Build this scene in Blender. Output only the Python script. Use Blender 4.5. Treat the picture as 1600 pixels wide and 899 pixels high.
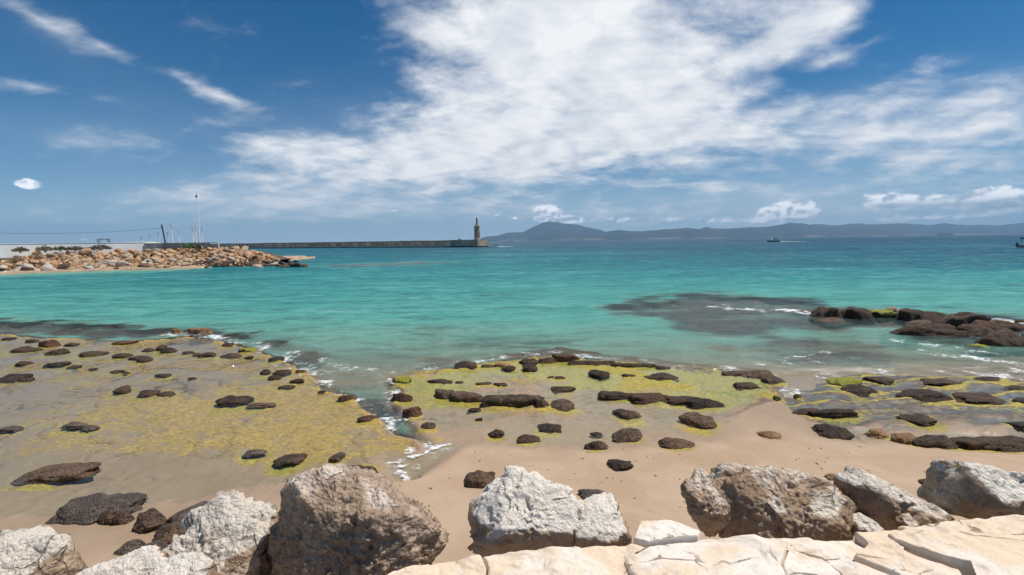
import bpy, bmesh, math, random
import numpy as np
from mathutils import Vector, Matrix

for o in list(bpy.data.objects):
    bpy.data.objects.remove(o, do_unlink=True)
SC = bpy.context.scene
COL = SC.collection

# ------------------------------------------------------------------ camera
F = 740.0                       # focal length in photograph pixels (1600 px wide)
EYE = 4.0                       # eye height above the sea
PITCH = math.atan(73.0 / F)
ROLL = math.radians(0.75)
fwd = np.array([0, math.cos(PITCH), -math.sin(PITCH)])
r0 = np.array([1.0, 0, 0]); u0 = np.array([0, math.sin(PITCH), math.cos(PITCH)])
rgt = r0 * math.cos(ROLL) - u0 * math.sin(ROLL)
upv = u0 * math.cos(ROLL) + r0 * math.sin(ROLL)
cam = bpy.data.cameras.new('camera')
cam.sensor_width = 36.0
cam.lens = F / 1600.0 * 36.0
cam.clip_start = 0.05
cam.clip_end = 120000.0
camo = bpy.data.objects.new('camera', cam)
COL.objects.link(camo)
M = Matrix(((rgt[0], upv[0], -fwd[0], 0.0), (rgt[1], upv[1], -fwd[1], 0.0),
            (rgt[2], upv[2], -fwd[2], EYE), (0, 0, 0, 1)))
camo.matrix_world = M
SC.camera = camo
SC.render.resolution_x = 1024
SC.render.resolution_y = 575

def ray(px, py):
    return fwd + rgt * ((px - 800.0) / F) + upv * ((449.5 - py) / F)
def at_z(px, py, z):            # where the sight line meets height z
    d = ray(px, py); t = (z - EYE) / d[2]
    return np.array([d[0] * t, d[1] * t, z])
def at_y(px, py, Y):            # where the sight line meets distance Y
    d = ray(px, py); t = Y / d[1]
    return np.array([d[0] * t, Y, EYE + d[2] * t])
def azel(px, py):
    d = ray(px, py); d = d / np.linalg.norm(d)
    return math.atan2(d[0], d[1]), math.asin(d[2])

# ------------------------------------------------------------------ node expressions
class E:
    """wraps a float socket so node maths can be written as arithmetic"""
    def __init__(s, t, k): s.t = t; s.k = k
    def _m(s, op, *a, clamp=False):
        n = s.t.nodes.new('ShaderNodeMath'); n.operation = op; n.use_clamp = clamp
        for i, v in enumerate((s,) + a):
            if isinstance(v, E): s.t.links.new(v.k, n.inputs[i])
            else: n.inputs[i].default_value = float(v)
        return E(s.t, n.outputs[0])
    def __add__(s, o): return s._m('ADD', o)
    __radd__ = __add__
    def __mul__(s, o): return s._m('MULTIPLY', o)
    __rmul__ = __mul__
    def __sub__(s, o): return s._m('SUBTRACT', o)
    def __rsub__(s, o): return (s * -1.0) + o
    def __truediv__(s, o): return s._m('DIVIDE', o)
    def exp(s): return s._m('EXPONENT')
    def sat(s): return s._m('ADD', 0.0, clamp=True)
    def max(s, o): return s._m('MAXIMUM', o)
    def min(s, o): return s._m('MINIMUM', o)
    def pow(s, o): return s._m('POWER', o)
    def abs(s): return s._m('ABSOLUTE')
    def step(s, a, b):
        n = s.t.nodes.new('ShaderNodeMapRange'); n.interpolation_type = 'SMOOTHSTEP'
        s.t.links.new(s.k, n.inputs['Value'])
        n.inputs['From Min'].default_value = a; n.inputs['From Max'].default_value = b
        return E(s.t, n.outputs['Result'])

def mixc(t, fac, a, b):
    n = t.nodes.new('ShaderNodeMix'); n.data_type = 'RGBA'
    if isinstance(fac, E): t.links.new(fac.k, n.inputs[0])
    else: n.inputs[0].default_value = fac
    for i, v in ((6, a), (7, b)):
        if isinstance(v, (tuple, list)): n.inputs[i].default_value = tuple(v[:3]) + (1.0,)
        else: t.links.new(v, n.inputs[i])
    return n.outputs[2]
def noise(t, vec, scale, detail=5, rough=0.55, dist=0.0, typ='FBM', dim='3D'):
    n = t.nodes.new('ShaderNodeTexNoise'); n.noise_dimensions = dim
    try: n.noise_type = typ
    except Exception: pass
    if vec is not None: t.links.new(vec, n.inputs['Vector'])
    n.inputs['Scale'].default_value = scale; n.inputs['Detail'].default_value = detail
    n.inputs['Roughness'].default_value = rough; n.inputs['Distortion'].default_value = dist
    return E(t, n.outputs['Fac'])
def voro(t, vec, scale, feature='F1', rnd=1.0):
    n = t.nodes.new('ShaderNodeTexVoronoi'); n.feature = feature
    if vec is not None: t.links.new(vec, n.inputs['Vector'])
    n.inputs['Scale'].default_value = scale; n.inputs['Randomness'].default_value = rnd
    return E(t, n.outputs['Distance'])
def mapping(t, vec, scale=(1, 1, 1), rot=(0, 0, 0), loc=(0, 0, 0)):
    n = t.nodes.new('ShaderNodeMapping')
    t.links.new(vec, n.inputs['Vector'])
    n.inputs['Scale'].default_value = scale; n.inputs['Rotation'].default_value = rot
    n.inputs['Location'].default_value = loc
    return n.outputs['Vector']
def combine(t, x, y, z):
    n = t.nodes.new('ShaderNodeCombineXYZ')
    for i, v in enumerate((x, y, z)):
        if isinstance(v, E): t.links.new(v.k, n.inputs[i])
        else: n.inputs[i].default_value = v
    return n.outputs[0]
def sep(t, vec):
    n = t.nodes.new('ShaderNodeSeparateXYZ'); t.links.new(vec, n.inputs[0])
    return [E(t, n.outputs[i]) for i in range(3)]

# ------------------------------------------------------------------ sun and sky
SUN_EL = math.radians(65.0)
SUN_AZ = math.radians(78.0)      # to the right of the view direction
sunl = bpy.data.lights.new('sun', 'SUN')
sunl.energy = 4.7
sunl.angle = math.radians(0.53)
sunl.color = (1.0, 0.945, 0.86)
suno = bpy.data.objects.new('sun', sunl)
COL.objects.link(suno)
sdir = Vector((math.sin(SUN_AZ) * math.cos(SUN_EL), math.cos(SUN_AZ) * math.cos(SUN_EL), math.sin(SUN_EL)))
suno.rotation_euler = sdir.to_track_quat('Z', 'Y').to_euler()
suno.location = (0, 0, 50)

SC.view_settings.view_transform = 'Standard'
SC.view_settings.look = 'None'
SC.view_settings.exposure = 0.0
SC.view_settings.gamma = 1.0
SC.view_settings.use_curve_mapping = False

world = bpy.data.worlds.new('World')
SC.world = world
world.use_nodes = True
wt = world.node_tree
wt.nodes.clear()
wout = wt.nodes.new('ShaderNodeOutputWorld')
wbg = wt.nodes.new('ShaderNodeBackground')
wbg.inputs['Strength'].default_value = 0.09
wt.links.new(wbg.outputs[0], wout.inputs['Surface'])
sky = wt.nodes.new('ShaderNodeTexSky')
sky.sky_type = 'NISHITA'
sky.sun_disc = False
sky.sun_elevation = SUN_EL
sky.sun_rotation = SUN_AZ
sky.altitude = 0
sky.air_density = 1.0
sky.dust_density = 0.25
sky.ozone_density = 4.0
hs = wt.nodes.new('ShaderNodeHueSaturation')
hs.inputs['Saturation'].default_value = 1.42
hs.inputs['Value'].default_value = 0.72
skm = wt.nodes.new('ShaderNodeMix'); skm.data_type = 'RGBA'; skm.blend_type = 'MULTIPLY'; skm.inputs[0].default_value = 1.0
skm.inputs[7].default_value = (0.48, 0.81, 1.0, 1.0)
wt.links.new(sky.outputs[0], skm.inputs[6]); wt.links.new(skm.outputs[2], hs.inputs['Color'])
tc = wt.nodes.new('ShaderNodeTexCoord')
dx, dy, dz = sep(wt, tc.outputs['Generated'])
az = dx._m('ARCTAN2', dy)
el = dz._m('ARCSINE')

AE = combine(wt, az, el, 0.0)
def blob(px, py, rx, ry, amp, rot=0.0, k=2.2):
    """a cloud's coverage as a soft ellipse in compass bearing and height above the horizon"""
    a0, e0 = azel(px, py)
    a1, _ = azel(px + rx, py); a2, _ = azel(px - rx, py)
    _, e1 = azel(px, py - ry); _, e2 = azel(px, py + ry)
    sa = max(abs(a1 - a2) * 0.5, 1e-4) * k; se = max(abs(e1 - e2) * 0.5, 1e-4) * k
    m = wt.nodes.new('ShaderNodeMapping'); m.vector_type = 'TEXTURE'
    wt.links.new(AE, m.inputs['Vector'])
    m.inputs['Location'].default_value = (a0, e0, 0)
    m.inputs['Rotation'].default_value = (0, 0, math.radians(rot))
    m.inputs['Scale'].default_value = (sa, se, 1)
    g = wt.nodes.new('ShaderNodeTexGradient')
    g.gradient_type = 'QUADRATIC_SPHERE'
    wt.links.new(m.outputs[0], g.inputs[0])
    return E(wt, g.outputs['Fac']), amp
def add_blobs(lst, k):
    acc = None
    for b in lst:
        e, amp = blob(*b, k=k)
        if acc is None: acc = e * amp
        else: acc = e._m('MULTIPLY_ADD', amp, acc)
    return acc

zz = dz.max(0.0) + 0.24
plane = combine(wt, dx / zz, dy / zz, 0.0)
# high cloud sheet: the large bank, its right-hand streaks and the wisps
COVB = []
for b in [(800, 10, 150, 80, .50, 0), (960, 30, 230, 90, .62, 0), (960, 125, 190, 95, .66, 0), (860, 85, 120, 70, .35, 0),
          (850, 210, 240, 70, .60, 4), (560, 240, 200, 36, .50, 2), (720, 262, 280, 28, .46, 0),
          (1080, 205, 230, 55, .50, 0), (1330, 215, 260, 52, .46, 2), (1540, 200, 190, 60, .46, 6),
          (1210, 62, 120, 34, .52, 20), (1310, 20, 100, 26, .44, 12), (1425, 130, 60, 26, .40, 30),
          (690, 185, 90, 60, .40, 20), (1300, 95, 80, 13, .40, 12), (1500, 255, 180, 26, .34, 0),
          (60, 30, 130, 24, .46, -24), (165, 75, 50, 14, .36, -28), (55, 135, 80, 16, .40, 0),
          (290, 125, 70, 18, .36, -18), (350, 153, 55, 12, .42, -8), (125, 203, 66, 17, .52, 0),
          (100, 230, 66, 15, .42, 0), (430, 306, 210, 22, .52, 3), (520, 335, 280, 20, .44, 0), (260, 345, 200, 12, .3, 0),
          (1120, 292, 105, 10, .46, -4), (960, 328, 240, 24, .34, 0), (1480, 290, 190, 30, .42, 0), (1250, 345, 380, 16, .34, 0)]:
    COVB.append(b)
cov = add_blobs(COVB, 2.3)
n_big = noise(wt, mapping(wt, plane, (0.55, 1.0, 1), (0, 0, 0.25), (1.3, 4.2, 0)), 1.0, 3, 0.5, dim='2D')
n_mid = noise(wt, mapping(wt, plane, (0.85, 1.05, 1), (0, 0, 0.2), (0.4, 2.1, 0)), 4.0, 9, 0.57, 0.15, dim='2D')
n_fin = noise(wt, mapping(wt, plane, (0.8, 1.15, 1), (0, 0, 0.35), (5.0, 1.0, 0)), 15.0, 5, 0.6, 0.1, dim='2D')
n_shd = noise(wt, mapping(wt, plane, (0.85, 1.05, 1), (0, 0, 0.2), (0.46, 2.13, 0)), 4.0, 6, 0.57, 0.15, dim='2D')
dens = (cov + el.step(0.40, 0.75) * 0.30 + (n_big - 0.5) * 0.45 + (n_mid - 0.5) * 1.15 + (n_fin - 0.5) * 0.24).step(0.13, 0.86)  # extra cloud overhead, out of view, added to whiten the fill light
dens = dens * (el.step(0.0, 0.10) * 0.55 + 0.45)
shade = ((n_mid - n_shd) * 2.6 + 0.62 + (n_big - 0.5) * 0.6 + (n_fin - 0.5) * 0.25).sat()
hicol = mixc(wt, shade, (7.3, 7.9, 8.7), (10.6, 10.7, 10.9))
veil = (dz.max(0.0) * -11.0).exp() * 0.78
clear = mixc(wt, veil, hs.outputs['Color'], (7.4, 9.0, 10.6))     # pale air low over the sea
thin = add_blobs([(1380, 215, 330, 75, .62, 3), (700, 235, 420, 60, .55, 2), (430, 310, 260, 34, .50, 3), (1250, 320, 480, 46, .55, 0), (650, 330, 360, 34, .45, 0), (1000, 90, 320, 130, .4, 0),
                  (90, 60, 170, 60, .26, -20), (120, 215, 110, 40, .30, 0)], 2.2)
thin = ((thin + (n_big - 0.5) * 0.35) * (n_mid * 0.9 + 0.55)).step(0.05, 0.95) * 0.62       # thin high veil round the bank
clear = mixc(wt, thin, clear, (8.0, 8.6, 9.4))
base = mixc(wt, dens, clear, hicol)
# low cumulus near the horizon
ang = combine(wt, az, el * 1.7, 0.0)
n_cu = noise(wt, ang, 26.0, 8, 0.6, 0.25, dim='2D')
n_cu2 = noise(wt, mapping(wt, ang, (1, 1, 1), (0, 0, 0), (0.006, -0.012, 0)), 26.0, 6, 0.6, 0.25, dim='2D')
CWB = []
for b in [(850, 330, 22, 12, 1.5), (868, 338, 28, 9, 1.5), (893, 343, 14, 5, 1.3), (45, 288, 27, 9, 1.25, 0), (1245, 324, 54, 14, 1.35),
          (1215, 332, 30, 11, 1.1), (1385, 315, 46, 14, 1.5), (1490, 314, 90, 14, 1.4), (1570, 308, 60, 19, 1.35),
          (778, 337, 12, 5, .9), (805, 341, 9, 4, .85), (1190, 345, 80, 10, .75), (960, 343, 90, 9, .68),
          (1100, 343, 60, 8, .56), (1440, 340, 150, 10, .75), (133, 374, 16, 4, .8), (620, 330, 60, 7, .45)]:
    CWB.append(b if len(b) > 4 else b + (1.0,))
cw = add_blobs(CWB, 1.9)
cd = (cw + (n_cu - 0.5) * 1.1).step(0.34, 0.66)
cshade = ((n_cu - n_cu2) * 5.0 + 0.66).sat()
ccol = mixc(wt, cshade, (5.6, 6.8, 8.2), (15.0, 15.0, 15.2))
GBB = []                          # grey undersides of the bank at the right
for b in [(1385, 322, 44, 7, 1.0), (1470, 321, 100, 8, 1.1), (1570, 323, 75, 11, 1.0)]:
    GBB.append(b)
gb = add_blobs(GBB, 1.9)
ccol = mixc(wt, (gb.sat() * 0.75), ccol, (3.2, 4.3, 5.6))
base = mixc(wt, cd * 0.93, base, ccol)
wt.links.new(base, wbg.inputs['Color'])
world.cycles.sampling_method = 'MANUAL'
world.cycles.sample_map_resolution = 256

# ------------------------------------------------------------------ numpy noise
_rng = np.random.RandomState(7)
PERM = np.concatenate([_rng.permutation(256)] * 3)
GR = _rng.normal(size=(256, 3)); GR /= np.linalg.norm(GR, axis=1)[:, None]
PERM = PERM.astype(np.int32)
_th = _rng.uniform(0, 6.2832, 256); GX = np.cos(_th).astype(np.float32); GY = np.sin(_th).astype(np.float32)
def perlin(p):
    i = np.floor(p).astype(np.int64); f = p - i; i = i & 255
    w = f * f * f * (f * (f * 6 - 15) + 10)
    res = 0.0
    for cx in (0, 1):
        wx = w[:, 0] if cx else 1 - w[:, 0]
        px = PERM[i[:, 0] + cx]
        for cy in (0, 1):
            wy = w[:, 1] if cy else 1 - w[:, 1]
            py = PERM[px + i[:, 1] + cy]
            for cz in (0, 1):
                wz = w[:, 2] if cz else 1 - w[:, 2]
                g = GR[PERM[py + i[:, 2] + cz]]
                d = g[:, 0] * (f[:, 0] - cx) + g[:, 1] * (f[:, 1] - cy) + g[:, 2] * (f[:, 2] - cz)
                res = res + wx * wy * wz * d
    return res * 1.5
def fbm(p, octv=4, gain=0.5, lac=2.03, ridge=False):
    s = 0.0; a = 1.0
    for k in range(octv):
        n = perlin(p + 17.3 * k)
        if ridge: n = 0.5 - np.abs(n) * 1.6
        s = s + a * n; a *= gain; p = p * lac
    return s
def perlin2(x, y):
    ix = np.floor(x); iy = np.floor(y); fx = x - ix; fy = y - iy
    ix = ix.astype(np.int32) & 255; iy = iy.astype(np.int32) & 255
    wx = fx * fx * (3 - 2 * fx); wy = fy * fy * (3 - 2 * fy)
    p0 = PERM[ix]; p1 = PERM[ix + 1]
    def g(h, a, b): return GX[h] * a + GY[h] * b
    n00 = g(PERM[p0 + iy], fx, fy); n01 = g(PERM[p0 + iy + 1], fx, fy - 1)
    n10 = g(PERM[p1 + iy], fx - 1, fy); n11 = g(PERM[p1 + iy + 1], fx - 1, fy - 1)
    a = n00 + (n10 - n00) * wx; b = n01 + (n11 - n01) * wx
    return (a + (b - a) * wy) * 1.45
def fbm2(x, y, sc, octv=4, seed=0.0, gain=0.5):
    x = (x * sc + seed * 3.1).astype(np.float32); y = (y * sc - seed * 1.7).astype(np.float32)
    s = 0.0; a = 1.0
    for k in range(octv):
        s = s + a * perlin2(x + np.float32(17.3 * k), y + np.float32(5.7 * k)); a *= gain
        x = x * np.float32(2.03); y = y * np.float32(2.03)
    return s
def sstep(a, b, x):
    t = np.clip((x - a) / (b - a), 0, 1); return t * t * (3 - 2 * t)
def poly_sdf(x, y, pts):
    """signed distance to a polygon, positive inside"""
    pts = np.asarray(pts)[:, :2]; n = len(pts)
    if x.size > 5000:            # far outside its box the exact distance does not matter
        lo = pts.min(0) - 2.5; hi = pts.max(0) + 2.5
        k = (x > lo[0]) & (x < hi[0]) & (y > lo[1]) & (y < hi[1])
        out = np.full(x.shape, -50.0)
        if k.any() and not k.all(): out[k] = poly_sdf(x[k], y[k], pts); return out
        if not k.any(): return out
    x = x.astype(np.float32); y = y.astype(np.float32)
    d2 = np.full(x.shape, 1e18, np.float32); ins = np.zeros(x.shape, bool)
    for i in range(n):
        ax, ay = pts[i]; bx, by = pts[(i + 1) % n]
        ex, ey = bx - ax, by - ay
        wx, wy = x - ax, y - ay
        t = np.clip((wx * ex + wy * ey) / (ex * ex + ey * ey + 1e-12), 0, 1)
        d2 = np.minimum(d2, (wx - ex * t) ** 2 + (wy - ey * t) ** 2)
        c = ((ay > y) != (by > y)) & (x < (bx - ax) * (y - ay) / (by - ay + 1e-12) + ax)
        ins ^= c
    return np.where(ins, 1, -1) * np.sqrt(d2)
def line_dist(x, y, pts):
    pts = np.asarray(pts)[:, :2]
    if x.size > 5000:
        lo = pts.min(0) - 3.0; hi = pts.max(0) + 3.0
        k = (x > lo[0]) & (x < hi[0]) & (y > lo[1]) & (y < hi[1])
        out = np.full(x.shape, 50.0)
        if k.any() and not k.all(): out[k] = line_dist(x[k], y[k], pts); return out
        if not k.any(): return out
    d2 = np.full_like(x, 1e18)
    for i in range(len(pts) - 1):
        ax, ay = pts[i]; bx, by = pts[i + 1]
        ex, ey = bx - ax, by - ay; wx, wy = x - ax, y - ay
        t = np.clip((wx * ex + wy * ey) / (ex * ex + ey * ey + 1e-12), 0, 1)
        d2 = np.minimum(d2, (wx - ex * t) ** 2 + (wy - ey * t) ** 2)
    return np.sqrt(d2)
def G(pts, z=0.0):              # photograph points -> points on the level z
    return np.array([at_z(a, b, z)[:2] for a, b in pts])

# ------------------------------------------------------------------ mesh helpers
def np_mesh(name, verts, faces, smooth=True):
    verts = np.asarray(verts, np.float32); faces = np.asarray(faces, np.int32)
    me = bpy.data.meshes.new(name)
    nf, k = faces.shape
    me.vertices.add(len(verts)); me.vertices.foreach_set('co', verts.ravel())
    me.loops.add(nf * k); me.loops.foreach_set('vertex_index', faces.ravel())
    me.polygons.add(nf)
    me.polygons.foreach_set('loop_start', np.arange(0, nf * k, k, dtype=np.int32))
    me.polygons.foreach_set('loop_total', np.full(nf, k, np.int32))
    me.update(calc_edges=True)
    if smooth: me.polygons.foreach_set('use_smooth', np.ones(nf, bool))
    return me
def set_attr(me, name, arr):
    a = me.attributes.new(name, 'FLOAT', 'POINT')
    a.data.foreach_set('value', np.asarray(arr, np.float32))
def grid_faces(nr, nc):
    i = np.arange(nr * nc).reshape(nr, nc)
    return np.stack([i[:-1, :-1], i[:-1, 1:], i[1:, 1:], i[1:, :-1]], -1).reshape(-1, 4)
def tag(o, label=None, cat=None, group=None, kind=None):
    if label: o['label'] = label
    if cat: o['category'] = cat
    if group: o['group'] = group
    if kind: o['kind'] = kind
    return o
def link(name, me, mat=None, parent=None, loc=None):
    o = bpy.data.objects.new(name, me); COL.objects.link(o)
    if mat is not None and me is not None and not me.materials: me.materials.append(mat)
    if parent is not None: o.parent = parent
    if loc is not None: o.location = loc
    return o
def empty(name, loc, rz=0.0):
    o = bpy.data.objects.new(name, None); COL.objects.link(o)
    o.location = loc; o.rotation_euler = (0, 0, rz); o.empty_display_size = 0.2
    return o
class MB:
    """collects shapes into one mesh"""
    def __init__(s): s.v = []; s.f = []
    def add(s, vs, fs):
        b = len(s.v); s.v += [tuple(v) for v in vs]; s.f += [tuple(i + b for i in f) for f in fs]; return s
    def box(s, x0, x1, y0, y1, z0, z1):
        vs = [(x0, y0, z0), (x1, y0, z0), (x1, y1, z0), (x0, y1, z0), (x0, y0, z1), (x1, y0, z1), (x1, y1, z1), (x0, y1, z1)]
        return s.add(vs, [(3, 2, 1, 0), (4, 5, 6, 7), (0, 1, 5, 4), (1, 2, 6, 5), (2, 3, 7, 6), (3, 0, 4, 7)])
    def tube(s, a, b, ra, rb=None, n=8):
        rb = ra if rb is None else rb
        a = Vector(a); b = Vector(b); d = (b - a).normalized()
        u = d.orthogonal().normalized(); w = d.cross(u)
        vs = []
        for c, r in ((a, ra), (b, rb)):
            for k in range(n):
                t = 2 * math.pi * k / n; vs.append(c + u * (r * math.cos(t)) + w * (r * math.sin(t)))
        fs = [(k, (k + 1) % n, n + (k + 1) % n, n + k) for k in range(n)]
        fs += [tuple(range(n - 1, -1, -1)), tuple(range(n, 2 * n))]
        return s.add(vs, fs)
    def lathe(s, prof, n=16, c=(0, 0, 0)):
        vs = []
        for r, z in prof:
            for k in range(n):
                t = 2 * math.pi * k / n; vs.append((c[0] + r * math.cos(t), c[1] + r * math.sin(t), c[2] + z))
        fs = []
        for j in range(len(prof) - 1):
            for k in range(n):
                fs.append((j * n + k, j * n + (k + 1) % n, (j + 1) * n + (k + 1) % n, (j + 1) * n + k))
        fs += [tuple(range(n - 1, -1, -1)), tuple(range((len(prof) - 1) * n, len(prof) * n))]
        return s.add(vs, fs)
    def build(s, name, mat, parent=None, loc=None, smooth=False):
        me = bpy.data.meshes.new(name); me.from_pydata(s.v, [], s.f); me.update()
        if smooth: me.polygons.foreach_set('use_smooth', np.ones(len(me.polygons), bool))
        return link(name, me, mat, parent, loc)

# ------------------------------------------------------------------ rocks
ICO = {}
def ico(sub):
    if sub not in ICO:
        bm = bmesh.new(); bmesh.ops.create_icosphere(bm, subdivisions=sub, radius=1.0)
        bm.verts.ensure_lookup_table()
        v = np.array([x.co[:] for x in bm.verts]); f = np.array([[x.index for x in p.verts] for p in bm.faces])
        bm.free(); ICO[sub] = (v, f)
    return ICO[sub]
def poly_radius(v, nrm, dst, p):
    q = np.maximum(v @ nrm.T, 0.0) / dst[None, :]
    return np.power(np.power(q, p).sum(1), -1.0 / p)
def rock_verts(ext, seed, sub=3, nplanes=14, p=14.0, rough=0.10, freq=1.5, flat=0.0, pits=0.0, octv=4):
    rs = np.random.RandomState(seed); v, f = ico(sub)
    n = rs.normal(size=(nplanes, 3)); n /= np.linalg.norm(n, axis=1)[:, None]
    n = np.concatenate([n, [[1, 0, 0], [-1, 0, 0], [0, 1, 0], [0, -1, 0], [0, 0, 1], [0, 0, -1]]])
    d = np.concatenate([rs.uniform(0.72, 0.98, nplanes), rs.uniform(0.88, 1.0, 6)])
    r = poly_radius(v, n, d, p)
    pos = v * r[:, None]
    off = rs.uniform(0, 50, 3)
    dsp = fbm(pos * freq + off, octv) * rough
    if pits: dsp = dsp + pits * fbm(pos * freq * 2.7 + off, 3, ridge=True)
    pos = pos * (1 + dsp)[:, None]
    pos = pos * np.asarray(ext)[None, :]
    return pos, f
def chips(pos, nseed, tilt, off, rs):
    """broken facets: cells round random seeds, each tilted and set in or out"""
    lo, hi = pos.min(0), pos.max(0)
    sd = pos[rs.choice(len(pos), nseed, replace=False)] + rs.normal(size=(nseed, 3)) * 0.01
    best = np.full(len(pos), 1e9); idx = np.zeros(len(pos), int)
    w = pos + 0.35 * (hi - lo).max() / nseed ** 0.5 * np.stack([perlin(pos * 9 + k * 5) for k in (1, 2, 3)], 1)
    for k in range(nseed):
        d = ((w - sd[k]) ** 2).sum(1); m = d < best; best[m] = d[m]; idx[m] = k
    tl = rs.normal(size=(nseed, 3)) * tilt; of = rs.normal(size=nseed) * off
    return ((pos - sd[idx]) * tl[idx]).sum(1) + of[idx]
def hull_rock(outline, Y0, back, fronts, seed, sub=6, p=44.0, cuts=13, rough=0.02, pits=0.02, tilt=None, freq=2.2, strata=0.0, chip=1.0, bth=0.30):
    """boulder with a given front silhouette (photograph points at distance Y0), real depth and faceted faces"""
    P = np.array([at_y(a, b, Y0)[[0, 2]] for a, b in outline])
    c = 0.5 * (P.min(0) + P.max(0))
    nr, ds = [], []
    m = len(P)
    area = 0.5 * sum(P[i][0] * P[(i + 1) % m][1] - P[(i + 1) % m][0] * P[i][1] for i in range(m))
    for i in range(m):
        a = P[i] - c; b = P[(i + 1) % m] - c; e = b - a
        n2 = np.array([e[1], -e[0]]) if area > 0 else np.array([-e[1], e[0]])
        L = np.linalg.norm(n2)
        if L < 1e-6: continue
        n2 = n2 / L
        t = (tilt[i] if tilt else 0.0)
        n3 = np.array([n2[0], t, n2[1]]); n3 /= np.linalg.norm(n3)
        dd = n3[0] * a[0] + n3[2] * a[1]
        if dd < 0.02: continue
        nr.append(n3); ds.append(dd)
    for n3, dd in fronts + [((0, 1, 0.1), back), ((0.5, 1, 0.2), back * 1.1), ((-0.5, 1, 0.3), back * 1.1)]:
        n3 = np.array(n3, float); n3 /= np.linalg.norm(n3); nr.append(n3); ds.append(dd)
    v, f = ico(sub)
    rs = np.random.RandomState(seed); off = rs.uniform(0, 60, 3)
    v3 = ico(4)[0]
    for k in range(cuts):            # broken corners
        q = v3 * poly_radius(v3, np.array(nr), np.array(ds), p)[:, None]
        n3 = rs.normal(size=3); n3[1] = -abs(n3[1]) - 0.9; n3 /= np.linalg.norm(n3)
        nr.append(n3); ds.append(float((q @ n3).max()) * rs.uniform(0.86, 0.96))
    r = poly_radius(v, np.array(nr), np.array(ds), p)
    pos = v * r[:, None]
    big = fbm(pos * freq + off, 3) * rough * 0.8
    med = fbm(pos * freq * 3.2 + off + 9, 4, 0.55) * rough * 0.35
    pit = fbm(pos * freq * 5.0 + off + 21, 5, 0.6, ridge=True) * pits * 0.16
    fin = fbm(pos * freq * 18 + off + 33, 3, 0.8) * rough * 0.45
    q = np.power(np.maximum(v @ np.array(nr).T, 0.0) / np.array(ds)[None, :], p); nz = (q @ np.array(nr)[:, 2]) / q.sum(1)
    bl = sstep(bth - 0.05, bth + 0.38, nz + 0.22 * fbm(pos * 6 + off, 4) + 0.10 * fbm(pos * 25 + off, 3))      # weathered upper faces, with sunlit-top contrast painted in
    size = np.linalg.norm(pos.max(0) - pos.min(0))
    pit = pit + chip * (chips(pos, 22, 0.09, 0.0050 * size, rs) + 0.5 * chips(pos, 120, 0.22, 0.0045 * size, rs) + 0.5 * chips(pos, 520, 0.34, 0.0030 * size, rs))
    st = 0.0
    if strata:
        q = pos[:, 2] * 9 + pos[:, 0] * 3 + fbm(pos * 2.0 + off, 3) * 2.2
        st = strata * (np.abs((q % 1.0) - 0.5) - 0.25)
    pos = pos + v * (big + med + pit + fin + st)[:, None]
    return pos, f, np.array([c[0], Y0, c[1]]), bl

# ------------------------------------------------------------------ materials
def new_mat(name):
    m = bpy.data.materials.new(name); m.use_nodes = True
    t = m.node_tree; t.nodes.clear()
    out = t.nodes.new('ShaderNodeOutputMaterial'); bs = t.nodes.new('ShaderNodeBsdfPrincipled')
    t.links.new(bs.outputs[0], out.inputs['Surface'])
    return m, t, bs, out
def obj_coord(t): return t.nodes.new('ShaderNodeTexCoord').outputs['Object']
def pos_coord(t): return t.nodes.new('ShaderNodeNewGeometry').outputs['Position']
def bump(t, bs, h, strength, dist):
    b = t.nodes.new('ShaderNodeBump'); b.inputs['Strength'].default_value = strength; b.inputs['Distance'].default_value = dist
    t.links.new(h.k, b.inputs['Height']); t.links.new(b.outputs[0], bs.inputs['Normal']); return b
def put(t, bs, sock, v):
    if isinstance(v, E): t.links.new(v.k, bs.inputs[sock])
    elif isinstance(v, (tuple, list)): bs.inputs[sock].default_value = tuple(v) + (1.0,)
    elif isinstance(v, (int, float)): bs.inputs[sock].default_value = v
    else: t.links.new(v, bs.inputs[sock])
def attr(t, name):
    n = t.nodes.new('ShaderNodeAttribute'); n.attribute_name = name; return E(t, n.outputs['Fac'])
def rnd(t): return E(t, t.nodes.new('ShaderNodeObjectInfo').outputs['Random'])
def simple(name, col, rough=0.7, var=0.12, sc=3.0, metal=0.0, bstr=0.0):
    m, t, bs, _ = new_mat(name)
    n = noise(t, obj_coord(t), sc, 5, 0.6)
    lo = tuple(c * (1 - var) for c in col); hi = tuple(min(1, c * (1 + var)) for c in col)
    put(t, bs, 'Base Color', mixc(t, n.step(0.3, 0.7), lo, hi))
    put(t, bs, 'Roughness', rough); put(t, bs, 'Metallic', metal)
    if bstr: bump(t, bs, n, bstr, 0.02)
    return m

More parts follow.
